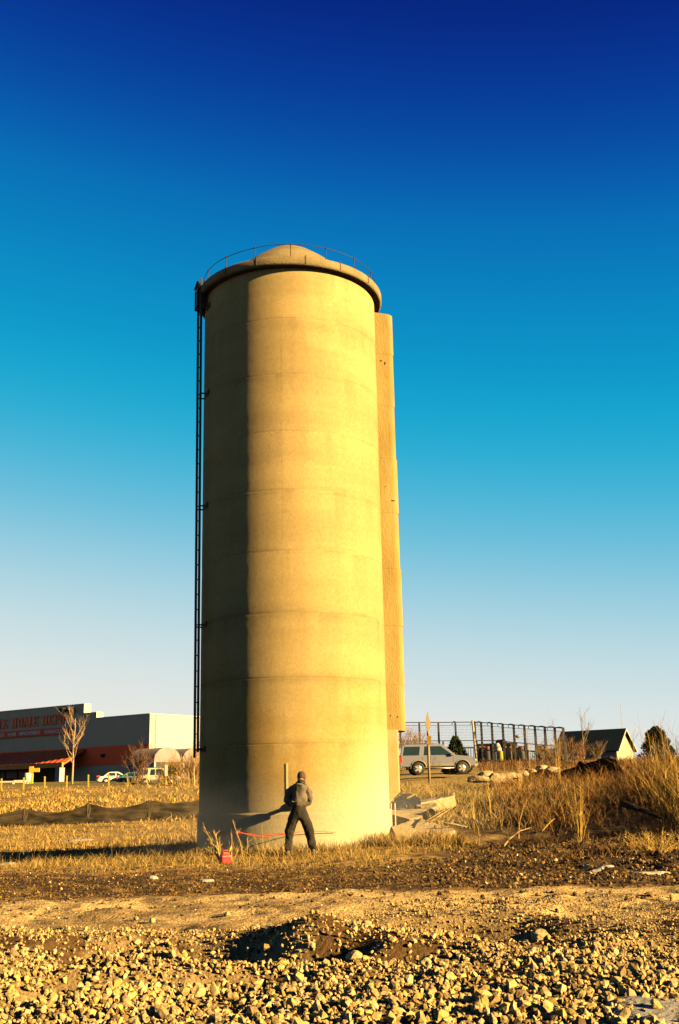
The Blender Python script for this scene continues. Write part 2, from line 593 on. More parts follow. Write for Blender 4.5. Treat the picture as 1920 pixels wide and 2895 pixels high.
def chute():
    th = R_(14)
    m = mat('chute_concrete', (.195, .143, .048), (.150, .098, .026), 1.5, .93, .5, 25, stretch=(1, 1, .4), contrast=(.33, .62))

    def prof(xo, rc, y0=.05, y1=1.0, n=7):
        pts = [(2.0, y0)]
        for k in range(n + 1):
            a = -math.pi / 2 + math.pi / 2 * k / n
            pts.append((xo - rc + rc * math.cos(a), y0 + rc + rc * math.sin(a)))
        pts += [(xo, y1), (2.0, y1)]
        out = []
        for x, y in pts:
            X, Y = x - 2.4, y - y0
            out.append((2.4 + X * math.cos(th) - Y * math.sin(th) * .3, y0 + X * math.sin(th) + Y * math.cos(th)))
        return out

    def seg(xo, z0, z1, rc, yy=.05, topdrop=0.0, botx=None, inset=0.0):
        p0 = prof(botx or xo, rc, yy); p1 = prof(xo, rc, yy)
        n = len(p0)
        vs = [(x, y, z0) for x, y in p0] + [(x, y, z1 - topdrop * max(0, x - 2.4)) for x, y in p1]
        fs = [tuple(range(n - 1, -1, -1)), tuple(range(n, 2 * n))] + [(i, (i + 1) % n, (i + 1) % n + n, i + n) for i in range(n)]
        return vs, fs
    b = MB()
    cuts = [2.88] + [j for j in JOINTS if j > 3] + [14.86]
    for i in range(len(cuts) - 1):
        e = .008 * ((i * 37) % 5 - 2)
        v, f = seg(3.0 + e, cuts[i] + .002, cuts[i + 1] - .002, .17, .05, .12 if i == len(cuts) - 2 else 0)
        b.add(v, f)
        v, f = seg(2.995, cuts[i] - .02, cuts[i] + .02, .17, .054)
        b.add(v, f)
    ch = b.build('chute', m, silo)
    m2 = mat('dusty_concrete', (.23, .185, .095), (.185, .135, .05), .9, .93, .4, 22, contrast=(.3, .65))
    b = MB()
    v, f = seg(2.76, 1.30, 2.885, .06, .02); b.add(v, f)
    v, f = seg(2.76, 1.16, 1.295, .06, .022, botx=2.60); b.add(v, f)
    v, f = seg(2.60, .97, 1.155, .05, .024, botx=2.43); b.add(v, f)
    b.build('chute_base', m2, silo)
    hd = mat('rust_patch', (.40, .20, .03), (.28, .13, .02), 5, .95)
    for (x, z, w, h) in [(2.72, 13.25, .05, .10), (2.60, 13.32, .10, .035), (2.80, 9.15, .16, .03), (2.62, 9.55, .03, .03), (2.55, 3.25, .03, .05), (2.74, 3.22, .03, .05)]:
        y = .05 + (x - 2.4) * math.sin(th) - .004
        MB().prism([(x - w / 2, z - h * .3), (x - w * .1, z - h / 2), (x + w / 2, z - h * .2), (x + w * .3, z + h / 2), (x - w * .35, z + h * .4)], y - .003, y + .02).build('spall', mat('spall_dark', (.05, .03, .01), (.03, .018, .008), 20), ch)
    b = MB()
    for x in (2.50, 2.60):
        b.box(x - .014, x + .014, .12, .15, .45, 1.02)
    b.build('bar', mat('pale_bar', (.6, .5, .35)), silo)


chute()


def ladder():
    lad = bpy.data.objects.new('ladder', None); COL.objects.link(lad); lad.parent = silo
    c0 = cyl(-71, 2.57); lo = cyl(-71, 1) * .085; t = Vector((math.cos(R_(-71)), math.sin(R_(-71)), 0))
    z0, z1 = 2.25, 15.45
    for s in (-.21, .21):
        b = MB(); zb_ = z0 if s < 0 else z0 + .12
        c_, s_ = math.cos(R_(-71)), math.sin(R_(-71)); vs = []
        for z_ in (zb_, z1):
            q = c0 + t * s + lo * (z_ / 15.0)
            for dx, dy in ((-.026, -.03), (.026, -.03), (.026, .03), (-.026, .03)):
                vs.append((q.x + dx * c_ - dy * s_, q.y + dx * s_ + dy * c_, z_))
        b.add(vs, [(0, 3, 2, 1), (4, 5, 6, 7), (0, 1, 5, 4), (1, 2, 6, 5), (2, 3, 7, 6), (3, 0, 4, 7)])
        b.build('rail', M_steel, lad)
    z = z0 + .18
    while z < z1 - .1:
        MB().tube([c0 + lo * (z / 15) - t * .2 + Vector((0, 0, z)), c0 + lo * (z / 15) + t * .2 + Vector((0, 0, z))], .014, 6).build('rung', M_steel, lad)
        z += .40
    for z in (2.45, 5.6, 8.8, 12.0, 14.6):
        for s in (-.21, .21):
            p = c0 + t * s + lo * (z / 15)
            MB().tube([p + Vector((0, 0, z)), cyl(-71 + s * 22, SR - .02, z)], .022, 6).build('bracket', M_steel, lad)
        MB().box(-.16, .16, -.02, .03, z - .07, z + .07, Matrix.Translation(cyl(-66, SR + .012)) @ Matrix.Rotation(R_(-66), 4, 'Z')).build('bracket_plate', M_steel, lad)
    b = MB(); M = Matrix.Translation(cyl(-74, 2.70)) @ Matrix.Rotation(R_(-74), 4, 'Z')
    b.box(-.22, .22, -.02, .02, 14.75, 15.30, M); b.box(-.25, -.22, -.04, .30, 14.7, 15.35, M); b.box(.22, .25, -.04, .30, 14.7, 15.35, M)
    b.box(-.27, .27, -.06, .0, 15.355, 15.39, M)
    b.build('ladder_guard', M_steel, lad)


ladder()

# pale paint mark on the wall behind the man
b = MB()
for k in range(3):
    a0_, a1_ = -1.9 + k * .4, -1.5 + k * .4
    for (z0_, z1_) in ((1.30, 2.02),):
        b.add([cyl(a0_, SR + .016, z0_), cyl(a1_, SR + .016, z0_), cyl(a1_, SR + .016, z1_), cyl(a0_, SR + .016, z1_),
               cyl(a0_, SR - .02, z0_), cyl(a1_, SR - .02, z0_), cyl(a1_, SR - .02, z1_), cyl(a0_, SR - .02, z1_)],
              [(0, 1, 2, 3), (3, 2, 6, 7), (0, 4, 5, 1)] + ([(0, 3, 7, 4)] if k == 0 else []) + ([(1, 5, 6, 2)] if k == 2 else []))
b.build('painted_mark', mat('pale_paint', (.27, .27, .16), (.24, .24, .14), 6), silo)


# ------------------------------------------------------------------ skinned figures
def skin(name, nodes, edges, m, parent=None, sub=2, root=0, local=True):
    """nodes: list of (x, y, z, rx, ry)"""
    me = bpy.data.meshes.new(name + '_skel')
    me.from_pydata([n[:3] for n in nodes], edges, [])
    o = bpy.data.objects.new(name + '_skel', me)
    COL.objects.link(o)
    md = o.modifiers.new('skin', 'SKIN'); md.use_smooth_shade = True
    md.branch_smoothing = .4
    for i, n in enumerate(nodes):
        sv = me.skin_vertices[0].data[i]
        sv.radius = (n[3], n[4] if len(n) > 4 else n[3])
        sv.use_root = i == root
    s = o.modifiers.new('sub', 'SUBSURF'); s.levels = sub; s.render_levels = sub
    dg = bpy.context.evaluated_depsgraph_get()
    ev = o.evaluated_get(dg)
    me2 = bpy.data.meshes.new_from_object(ev)
    bpy.data.objects.remove(o)
    bpy.data.meshes.remove(me)
    me2.name = name
    me2.materials.clear(); me2.materials.append(m)
    for p in me2.polygons: p.use_smooth = True
    o = bpy.data.objects.new(name, me2); COL.objects.link(o)
    if parent: o.parent = parent
    return o


def wrinkle(o, amp, sc, seed=0.0, zst=1.0):
    me = o.data
    for v in me.vertices:
        p = Vector((v.co.x * sc, v.co.y * sc, v.co.z * sc * zst + seed))
        d = mnoise.noise(p) + .5 * mnoise.noise(p * 2.1)
        v.co += v.normal * d * amp
    me.update()


def man():
    D = 24.9
    fp = at(851, 2412, D)
    g = gh(fp.x, D)
    root = empty('person', (fp.x, D, g), 'man in tan work jacket, dark trousers and cap facing the silo', 'person')
    kx, kz = 1 / 1051, 1 / 1087

    def P(cx, cy, y, rx, ry=None):
        return ((cx - 770) * kx, y, (2125 - cy) * kz, rx, ry or rx)
    skinm = mat('skin', (.24, .14, .085), (.2, .11, .07), 12, .6)
    # body, one continuous surface (0 pelvis is root)
    N = [P(745, 1110, .02, .09, .07), P(745, 850, .03, .11, .08), P(760, 600, .0, .15, .10), P(780, 480, .02, .08, .07), P(785, 400, .06, .052, .055),
         P(790, 345, .13, .072, .085), P(795, 280, .17, .078, .092), P(797, 230, .18, .05, .06),
         P(560, 525, .02, .05), P(425, 740, .10, .04), P(500, 960, .34, .034),
         P(960, 545, .02, .05), P(1005, 780, .12, .04), P(930, 935, .36, .034),
         P(625, 1160, .03, .07), P(505, 1590, .10, .055), P(440, 2020, .05, .045),
         P(865, 1160, .03, .07), P(975, 1590, .08, .055), P(1062, 2010, .02, .045)]
    E = [(0, 1), (1, 2), (2, 3), (3, 4), (4, 5), (5, 6), (6, 7), (2, 8), (8, 9), (9, 10), (2, 11), (11, 12), (12, 13), (0, 14), (14, 15), (15, 16), (0, 17), (17, 18), (18, 19)]
    # nose and ears
    def sub(i, dx, dy, dz, r):
        n = N[i]; N.append((n[0] + dx, n[1] + dy, n[2] + dz, r, r)); E.append((i, len(N) - 1))
    sub(6, 0, .105, -.03, .014); sub(6, -.088, 0, -.01, .014); sub(6, .088, 0, -.01, .014)
    # hands: palm then five fingers
    for w, s in ((10, -1), (13, 1)):
        n = N[w]
        px, py, pz = n[0] - s * .03, n[1] + .07, n[2] - .01
        N.append((px, py, pz, .036, .02)); pi = len(N) - 1; E.append((w, pi))
        for f in range(4):
            a = (f - 1.5) * .019
            L = (.034, .042, .046, .036)[f]
            N.append((px, py + .035, pz + a, .0095, .0095)); i1 = len(N) - 1; E.append((pi, i1))
            N.append((px - s * L * .6, py + .035 + L * .6, pz + a - .008, .0085, .0085)); E.append((i1, i1 + 1))
            N.append((px - s * L * 1.1, py + .03 + L * .4, pz + a - .02, .008, .008)); E.append((i1 + 1, i1 + 2))
        N.append((px - s * .035, py + .012, pz + .035, .0105, .0105)); i1 = len(N) - 1; E.append((pi, i1))
        N.append((px - s * .055, py + .035, pz + .03, .009, .009)); E.append((i1, i1 + 1))
    skin('body', N, E, skinm, root, 2)
    face = MB()
    hx, hy, hz = N[6][:3]
    for s in (-1, 1):
        MB().lathe([(.001, -.011), (.009, -.007), (.011, 0), (.009, .007), (.001, .011)], 10, Matrix.Translation((hx + s * .032, hy + .088, hz + .01))).build('eye', mat('eye_dark', (.03, .02, .02)), root)
    # jacket
    jk = mat('jacket_cloth', (.098, .080, .058), (.07, .057, .042), 9, .95, .5, 40)
    J = [P(722, 1015, .02, .215, .165), P(745, 850, .02, .235, .18), P(755, 680, .0, .240, .18), P(765, 545, .0, .225, .15), P(785, 450, .03, .10, .09), P(790, 412, .055, .085, .08),
         P(590, 535, .0, .105), P(490, 650, .02, .100), P(450, 780, .08, .098), P(480, 890, .2, .080), P(520, 960, .31, .055),
         P(925, 545, .0, .105), P(975, 670, .02, .098), P(985, 790, .08, .092), P(960, 880, .2, .078), P(935, 935, .33, .053)]
    je = [(0, 1), (1, 2), (2, 3), (3, 4), (4, 5), (3, 6), (6, 7), (7, 8), (8, 9), (9, 10), (3, 11), (11, 12), (12, 13), (13, 14), (14, 15)]
    j = skin('jacket', J, je, jk, root, 3, root=2)
    wrinkle(j, .026, 7, 3.1, .8); wrinkle(j, .014, 17, 9.2, .7)
    b = MB(); b.lathe([(.06, -.03), (.088, -.025), (.094, .005), (.088, .035), (.07, .042)], 24, Matrix.Translation((J[5][0], J[5][1] - .005, J[5][2] + .01)) @ Matrix.Rotation(-.35, 4, 'X'))
    b.build('collar', mat('collar_cloth', (.022, .018, .018), (.014, .012, .012)), j)
    # trousers
    tr = mat('trouser_cloth', (.017, .013, .010), (.009, .007, .007), 7, .95, .5, 30)
    T = [P(735, 1110, .02, .225, .16), P(735, 985, .02, .205, .15),
         P(590, 1190, .02, .155, .14), P(540, 1400, .06, .128), P(500, 1600, .10, .108), P(470, 1830, .07, .096), P(452, 2030, .04, .088),
         P(865, 1190, .02, .155, .14), P(925, 1400, .05, .128), P(975, 1600, .08, .108), P(1020, 1830, .05, .096), P(1060, 2010, .02, .088), P(738, 860, .02, .16, .12)]
    te = [(0, 1), (1, 12), (0, 2), (2, 3), (3, 4), (4, 5), (5, 6), (0, 7), (7, 8), (8, 9), (9, 10), (10, 11)]
    t = skin('trousers', T, te, tr, root, 3)
    wrinkle(t, .026, 6, 1.7, .8); wrinkle(t, .013, 15, 4.4, .7)
    bt = mat('work_boot', (.11, .08, .05), (.06, .045, .03), 10, .8)
    for i, rot in ((6, .15), (11, -.75)):
        x, y = T[i][0], T[i][1]
        c, s_ = math.cos(rot), math.sin(rot)
        def q(a, z, r, r2): return (x - a * s_, y + a * c, z, r, r2)
        skin('boot', [q(0, .15, .055, .055), q(-.02, .05, .052, .048), q(.08, .05, .05, .045), q(.18, .035, .045, .032)], [(0, 1), (1, 2), (2, 3)], bt, root, 2)
    # cap with brim forward, hair band seen below it
    hm = mat('brown_hair', (.05, .03, .02), (.03, .02, .012), 30)
    b = MB(); M = Matrix.Translation((N[6][0], N[6][1] - .004, N[6][2] - .01)) @ Matrix.Rotation(-.5, 4, 'X') @ Matrix.Diagonal((.90, 1.05, 1.05, 1))
    b.lathe([(.095, -.055), (.104, -.03), (.106, .0), (.104, .02)], 24, M, R_(150), R_(390))
    b.build('hair', hm, root)
    b = MB(); b.lathe([(.108, .0), (.111, .03), (.106, .07), (.088, .105), (.05, .125), (.001, .132)], 28, M)
    b.add([(-.08, .09, .0), (-.04, .18, -.02), (.04, .18, -.02), (.08, .09, .0), (-.08, .09, .012), (-.04, .18, -.008), (.04, .18, -.008), (.08, .09, .012)],
          [(0, 1, 2, 3), (7, 6, 5, 4), (0, 4, 5, 1), (1, 5, 6, 2), (2, 6, 7, 3)], M)
    b.build('cap', mat('cap_cloth', (.055, .030, .018), (.035, .02, .012), 14), root)
    return root, Vector(N[10][:3]), Vector(N[13][:3])


person, wl, wr = man()


# cut-off saw held against the wall
def saw():
    base = person.location
    c = base + (wl + wr) / 2 + Vector((-.03, .06, .02))
    t = empty('concrete_saw', c, 'power saw held by the man against the silo wall', 'power saw')
    red = mat('saw_shell', (.28, .05, .02), (.2, .04, .02), 8, .5)
    dk = mat('saw_dark', (.04, .04, .045), (.03, .03, .03), 8, .5)
    MB().box(-.09, .09, .02, .30, -.09, .10).build('motor_housing', red, t, bevel=.02)
    MB().box(-.03, .03, .27, .66, -.035, .045).build('arm', dk, t, bevel=.01)
    MB().lathe([(.001, -.006), (.165, -.004), (.17, 0), (.165, .004), (.001, .006)], 40, Matrix.Translation((.0, .66, -.01)) @ Matrix.Rotation(.25, 4, 'Y')).build('blade', mat('blade_steel', (.3, .3, .3), rough=.35, metal=1), t)
    MB().lathe([(.19, -.03), (.2, -.03), (.2, .03), (.19, .03)], 20, Matrix.Translation((.0, .66, -.01)) @ Matrix.Rotation(.25, 4, 'Y'), R_(180), R_(360)).build('blade_guard', dk, t)
    b = MB(); b.tube([(-.2, .08, .0), (-.12, .12, .11), (.12, .12, .11), (.19, .08, .0), (.12, .07, -.07), (-.12, .07, -.07), (-.2, .08, .0)], .014, 8)
    b.build('handle', dk, t)


saw()


# red fuel can
def fuel_can():
    p = at(637, 2433, 23.0)
    z = gh(p.x, p.y)
    t = empty('fuel_can', (p.x, p.y, z), 'small red plastic fuel can standing on the straw left of the man', 'fuel can', rz=.5)
    t.scale = (.88, .88, .88)
    red = mat('red_plastic', (.24, .004, .008), (.19, .004, .006), 6, .35, .1)
    MB().box(-.125, .125, -.085, .085, 0, .20).build('can_body', red, t, bevel=.03, seg=3)
    MB().prism([(-.12, .17), (.12, .17), (.06, .255), (-.08, .27)], -.07, .07).build('shoulder', red, t, bevel=.015)
    MB().tube([(-.09, 0, .26), (-.06, 0, .31), (.04, 0, .30), (.06, 0, .24)], .014, 8).build('handle', red, t)
    MB().tube([(.085, 0, .22), (.10, 0, .27)], .03, 12).build('cap', mat('black_plastic', (.02, .02, .02), rough=.4), t)
    MB().tube([(.10, 0, .27), (.13, 0, .33), (.16, .0, .40)], [.016, .013, .010], 8).build('spout', mat('yellow_plastic', (.65, .42, .03), rough=.4), t)
    b = MB()
    for z in (.05, .09, .13):
        b.box(-.09, .09, -.0875, -.084, z, z + .012)
    b.build('rib', red, t)


fuel_can()


# red marking tape strung along the silo foot
def tape():
    pts = [(566, 2349, 27.6), (600, 2354, 26.4), (640, 2356, 26.0), (655, 2352, 25.85), (672, 2352, 25.8), (700, 2358, 25.75), (740, 2364, 25.7), (775, 2360, 25.7), (805, 2358, 25.7), (850, 2352, 25.8), (905, 2351, 25.9), (950, 2353, 26.1)]
    P = [at(*p) for p in pts]
    o0 = P[0].copy()
    b = MB()
    fine = []
    for i in range(len(P) - 1):
        for k in range(4):
            fine.append(P[i].lerp(P[i + 1], k / 4) - o0)
    fine.append(P[-1] - o0)
    for i in range(len(fine) - 1):
        a, c = fine[i], fine[i + 1]
        w = Vector((0, .008, .016 + .008 * math.sin(i * 1.3))) if i < 34 else Vector((0, .004, .006)); w2 = w
        b.add([a - w, c - w2, c + w2, a + w, a - w + Vector((0, .002, 0)), c - w2 + Vector((0, .002, 0)), c + w2 + Vector((0, .002, 0)), a + w + Vector((0, .002, 0))],
              [(0, 1, 2, 3), (7, 6, 5, 4)])
    o = b.build('marking_tape', mat('orange_tape', (.42, .045, .012), (.36, .035, .01), 3, .6))
    o.location = o0
    setp(o, 'orange red marking tape strung along the foot of the silo', 'tape')


tape()


# ------------------------------------------------------------------ gravel and rocks
def px_of(P):
    """photo pixel of world points (n,3)"""
    d = (P - np.array(EYE)) @ np.array(CR3)
    return W / 2 + FPX * d[:, 0] / -d[:, 2], Hh / 2 - FPX * d[:, 1] / -d[:, 2]


def scatter(n, y0, y1, pw, k=.36, x0=None, x1=None):
    """random ground points inside the camera's fan, denser near if pw > 0"""
    y = (y0 ** (1 - pw) + rng.uniform(0, 1, n) * (y1 ** (1 - pw) - y0 ** (1 - pw))) ** (1 / (1 - pw)) if pw != 1 else y0 * (y1 / y0) ** rng.uniform(0, 1, n)
    x = rng.uniform(-1, 1, n) * (y * k + .6)
    return x, y


def build_gravel():
    m = mat('limestone', (1, 1, 1), (.72, .68, .6), 7, .9, .5, 30, attr='tint', contrast=(.35, .6), spec=.2)
    x, y = scatter(66000, 6.3, 15.4, 1.0)
    pit = np.zeros_like(x)
    for (a, b, ra, rb, d) in PITS:
        pit = np.maximum(pit, np.exp(-(((x - a) / ra) ** 2 + ((y - b) / rb) ** 2) ** 1.5) * min(1, d * 4.5))
    dens = 1.0 - .85 * sst(.25, .7, pit)
    dens = dens * (1 - .55 * sst(.08, .16, fbm(x * .9, y * .9, 31, 5)))
    lim = 12.5 + 2.2 * sst(-.8, 1.6, x) + 1.1 * fbm(x * .8, y * .8, 103, 3)      # stones end sooner on the left
    dens = dens * (1 - .80 * sst(lim - .25, lim + .25, y))
    size = .010 + .030 * rng.beta(1.3, 3.6, len(x)) * 1.45
    big = rng.uniform(0, 1, len(x)) < .10
    size = np.where(big, size * 1.4, size)
    size = size * (.92 + .2 * (1 - sst(8.0, 10.5, y)))
    size *= 1 - .35 * sst(10.5, 13.5, y)
    size *= 1 - .30 * sst(2.0, 3.2, x)
    size *= np.where(y > lim, .55, 1)
    ok = rng.uniform(0, 1, len(x)) < dens
    x, y, size = x[ok], y[ok], size[ok]
    z = ground_h(x, y) + size * rng.uniform(-.35, .45, len(x)) + (rng.uniform(0, 1, len(x)) < .3) * size * .7
    t = rng.uniform(.5, 1.15, (len(x), 1))
    dark = rng.uniform(0, 1, (len(x), 1)) < .10
    tone = np.array([[.36, .255, .112]]) * t
    tone[:, 2] *= rng.uniform(.75, 1.3, len(x))
    tone = np.where(dark, tone * .38, tone)
    o = stones('gravel', np.stack([x, y, z], 1), size, m, tone)
    setp(o, 'crushed pale limestone gravel scattered over the foreground', kind='stuff')
    # clods of dirt and mulch chips
    x, y = scatter(24000, 13.6, 26.5, .6)
    md = sst(15.8, 16.4, y + .8 * fbm(x, y, 104, 3)) * .8 + .12 + .5 * sst(2, 5, x) * sst(16.5, 18, y)
    ok = (rng.uniform(0, 1, len(x)) < md * .9) & ((y < 22.5) | (x > 2.2))
    x, y = x[ok], y[ok]
    size = .012 + .035 * rng.beta(1.2, 4, len(x)) + .03 * (x > 1.2) * rng.uniform(0, 1, len(x)) ** 2
    z = ground_h(x, y) + size * .2
    tone = np.where(rng.uniform(0, 1, (len(x), 1)) < .6, np.array([[.035, .020, .010]]), np.array([[.15, .09, .028]])) * rng.uniform(.5, 1.3, (len(x), 1))
    pale = rng.uniform(0, 1, (len(x), 1)) < .012
    tone = np.where(pale, np.array([[.5, .42, .25]]), tone)
    o = stones('dirt_clods', np.stack([x, y, z], 1), size, m, tone)
    setp(o, 'loose dark clods and chips on the mulch strip', kind='stuff')
    # larger rocks that can be told apart
    rp = [(1530, 2660, .10, 'blocky yellow rock, largest of the right-hand gravel'), (1120, 2850, .05, None), (1180, 2820, .06, None), (1000, 2745, .07, None), (1085, 2690, .055, None), (760, 2635, .05, None),
          (1270, 2775, .065, None), (1385, 2735, .07, None), (1570, 2705, .06, None), (300, 2790, .06, None), (75, 2755, .055, None), (530, 2790, .055, None), (430, 2610, .05, None), (385, 2600, .035, None),
          (880, 2620, .045, None), (720, 2725, .055, None), (1040, 2660, .05, None), (1345, 2680, .06, None), (1500, 2700, .06, None), (1790, 2670, .055, None), (1690, 2690, .05, None), (560, 2860, .06, None),
          (1200, 2730, .06, None), (640, 2790, .05, None), (1640, 2760, .05, None), (1225, 2660, .045, None)]
    grp = 'larger rocks in the gravel'
    vv, ff = ico(2)
    sh2 = rock_shapes(8, vv, 9)
    for i, (px, py, r, lb) in enumerate(rp):
        d = ray(px, py); z0 = 0.0
        for _ in range(12):
            tt = (z0 - EYE.z) / d.z; p = EYE + d * tt; z0 = gh(p.x, p.y)
        P = sh2[i % 8] * np.array([r * 1.1, r, r * .85]) * rng.uniform(.85, 1.15, 3)
        a = rng.uniform(0, 6.28); ca, sa = math.cos(a), math.sin(a)
        P = np.stack([P[:, 0] * ca - P[:, 1] * sa, P[:, 0] * sa + P[:, 1] * ca, P[:, 2]], 1)
        o = np_mesh('rock', P, ff, m, None, np.tile(np.array([[.31, .235, .12]]) * rng.uniform(.85, 1.1), (len(P), 1)))
        o.location = (p.x, p.y, z0 + r * .35)
        setp(o, lb or 'fist sized pale limestone rock lying among the smaller gravel', 'rock', None if lb else grp)


build_gravel()


# ------------------------------------------------------------------ grass and brush
M_straw = mat('straw', (1, 1, 1), (.7, .66, .6), 3, .85, attr='tint', spec=.15)


def tones(n, base, var=.35, alt=None, p=.3):
    c = np.tile(np.array([base]) * .72, (n, 1)) * rng.uniform(1 - var, 1 + var, (n, 1))
    if alt is not None:
        k = rng.uniform(0, 1, n) < p
        c[k] = np.array([alt]) * .6 * rng.uniform(1 - var, 1 + var, (k.sum(), 1))
    return c


def grass_zone(name, label, x, y, h0, h1, w, base, alt=None, p=.3, lean=.5, sink=.02):
    n = len(x)
    z = ground_h(x, y) - sink
    Hs = rng.uniform(h0, h1, n) * (.5 + 1.0 * vn(x * 1.3, y * 1.3, 120))
    a = rng.uniform(0, 2 * math.pi, n); L = rng.uniform(0, lean, n) * Hs
    o = blades(name, np.stack([x, y, z], 1), Hs, np.full(n, w) * rng.uniform(.6, 1.3, n), np.stack([np.cos(a) * L, np.sin(a) * L], 1), M_straw, tones(n, base, .35, alt, p))
    setp(o, label, kind='stuff')
    return o


# not inside the silo
def outside(x, y, r=2.55):
    return (x - SC.x) ** 2 + (y - SC.y) ** 2 > r * r


# straw strip before and left of the silo
x, y = scatter(26000, 20.8, 30, .8)
k = outside(x, y) & (x < 2.8) & ((x < .9) | (y > 24.4)) & (rng.uniform(0, 1, len(x)) < sst(.15, .6, vn(x * 1.1, y * 1.1, 130) + .35 * (y > 23.5)) * sst(20.6, 23, y + fbm(x, y, 131, 3) * 2))
x, y = x[k], y[k]
grass_zone('straw_grass', 'short matted golden straw around the silo foot', x, y, .05, .20, .006, (.36, .25, .075), (.16, .10, .035), .35, 1.6)
# left field up to the silt fence
x, y = scatter(52000, 29.5, 56, 1.2)
k = (x < -1.5) & outside(x, y) & (rng.uniform(0, 1, len(x)) < .35 + .65 * sst(.35, .6, vn(x * .7, y * .9, 133)))
x, y = x[k], y[k]
grass_zone('field_grass', 'golden dry grass field left of the silo', x, y, .05, .17, .012, (.42, .28, .075), (.22, .13, .035), .3, 1.1)
# rough berm behind the silt fence
x, y = scatter(52000, 54, 101, 1.2)
k = (x < -3) & (rng.uniform(0, 1, len(x)) < sst(.35, .6, vn(x * .55, y * .35, 135)) * (1 - .8 * sst(88, 99, y)) + .1)
x, y = x[k], y[k]
grass_zone('berm_grass', 'coarse clumps of dry grass on the berm behind the black fabric fence', x, y, .08, .36, .03, (.46, .31, .085), (.20, .12, .035), .3, 1.8)

# chopped debris and straw on the mulch strip, lying flat
x, y = scatter(17000, 16.2, 27, .6)
k = (rng.uniform(0, 1, len(x)) < .85)
x, y = x[k], y[k]
n = len(x); z = ground_h(x, y) + .008
a = rng.uniform(0, 6.28, n); L = rng.uniform(.06, .3, n) * (1 + .8 * (x > 2))
o = blades('straw_litter', np.stack([x, y, z], 1), rng.uniform(.0, .05, n), rng.uniform(.002, .006, n), np.stack([np.cos(a) * L, np.sin(a) * L], 1), M_straw, tones(n, (.36, .21, .055), .4, (.08, .045, .018), .45))
setp(o, 'straw and twig litter on the dark mulch', kind='stuff')


# tall dry brush on the right hillside
def brush(name, label, n, xr, yr, h0, h1, w, base, alt, p, mask=None, lean=.35, twigs=2, seed=0):
    x = rng.uniform(*xr, n); y = rng.uniform(*yr, n)
    k = outside(x, y, 2.7)
    if mask is not None: k &= rng.uniform(0, 1, n) < mask(x, y)
    x, y = x[k], y[k]; n = len(x)
    z = ground_h(x, y) - .03
    cl = vn(x * .9, y * .9, 140 + seed)
    Hs = rng.uniform(h0, h1, n) * (.45 + .9 * cl)
    a = rng.uniform(0, 6.28, n); L = rng.uniform(0, lean, n) * Hs
    lx, ly = np.cos(a) * L, np.sin(a) * L
    P = [np.stack([x, y, z], 1)]; HH = [Hs]; LL = [np.stack([lx, ly], 1)]; WW = [np.full(n, w)]
    for t in range(twigs):
        f = rng.uniform(.3, .8, n)
        g = f ** 1.7
        P.append(np.stack([x + lx * g, y + ly * g, z + Hs * f], 1))
        hh = Hs * rng.uniform(.15, .35, n); HH.append(hh)
        b = rng.uniform(0, 6.28, n); LL.append(np.stack([np.cos(b) * hh * .8, np.sin(b) * hh * .8], 1)); WW.append(np.full(n, w * .6))
    P = np.concatenate(P); HH = np.concatenate(HH); LL = np.concatenate(LL); WW = np.concatenate(WW)
    c = tones(n, base, .35, alt, p); C = np.concatenate([c] * (twigs + 1))
    o = blades(name, P, HH, WW, LL, M_straw, C)
    setp(o, label, kind='stuff')
    return o


# pale matted grass behind the slabs
brush('pale_brush', 'pale dry grass and weeds behind the broken slabs', 15000, (1.4, 9.5), (29.5, 46), .2, .55, .009, (.46, .34, .14), (.30, .19, .07), .3,
      lambda x, y: (.35 + .65 * sst(.3, .6, vn(x * .8, y * .6, 151))) * (1 - .8 * sst(5.5, 8.5, x - (y - 30) * .2)), 2.4, 1, 1)
brush('brown_brush', 'brown tangled weeds covering the right hillside', 15000, (3.6, 14), (27.0, 44), .25, .95, .0085, (.36, .19, .055), (.16, .08, .03), .45,
      lambda x, y: (.3 + .7 * sst(.3, .6, vn(x * .7, y * .7, 152))) * sst(3.2, 5.5, x - (y - 26) * .12), 1.5, 2, 2)
brush('tall_reeds', 'tall golden brush stems crowding the right edge', 6500, (7.4, 12.5), (23.2, 34), .9, 2.0, .008, (.44, .28, .06), (.22, .13, .04), .35,
      lambda x, y: sst(.262, .315, x / y) * (.4 + .6 * vn(x * 1.3, y * 1.3, 153)), 0.8, 3, 3)
brush('low_litter', 'broken stalks on the dark slope at the right', 5200, (2.6, 9.5), (20.5, 28), .06, .30, .006, (.36, .20, .05), (.07, .04, .018), .55,
      lambda x, y: sst(.1, .2, x / y) * (.25 + .75 * sst(.4, .65, vn(x * 1.4, y * 1.4, 154))), 1.6, 1, 4)
brush('far_brush', 'brown brush thicket on the hill crest at the right', 9000, (10, 34), (44, 78), .3, 1.0, .018, (.19, .095, .035), (.30, .18, .06), .5,
      lambda x, y: sst(.235, .275, x / y) * (.15 + .85 * sst(.3, .6, vn(x * .4, y * .4, 155))), .9, 3, 5)
brush('hedge_brush', 'reddish brown scrub strip below the tall metal enclosure', 9000, (5, 40), (73, 94), .25, .62, .022, (.23, .115, .04), (.14, .08, .035), .4,
      lambda x, y: sst(.118, .128, x / y) * (.5 + .5 * vn(x * .3, y * .3, 156)), .4, 2, 6)
# weeds beside the shaded silo foot
brush('shade_weeds', 'thin weeds in the silo shadow', 1500, (-11, -3.6), (26, 32), .15, .6, .006, (.22, .15, .06), (.12, .08, .04), .4,
      lambda x, y: sst(.4, .6, vn(x * .9, y * .9, 157)) * (.3 + .7 * sst(-7, -4.4, x)), .5, 2, 7)


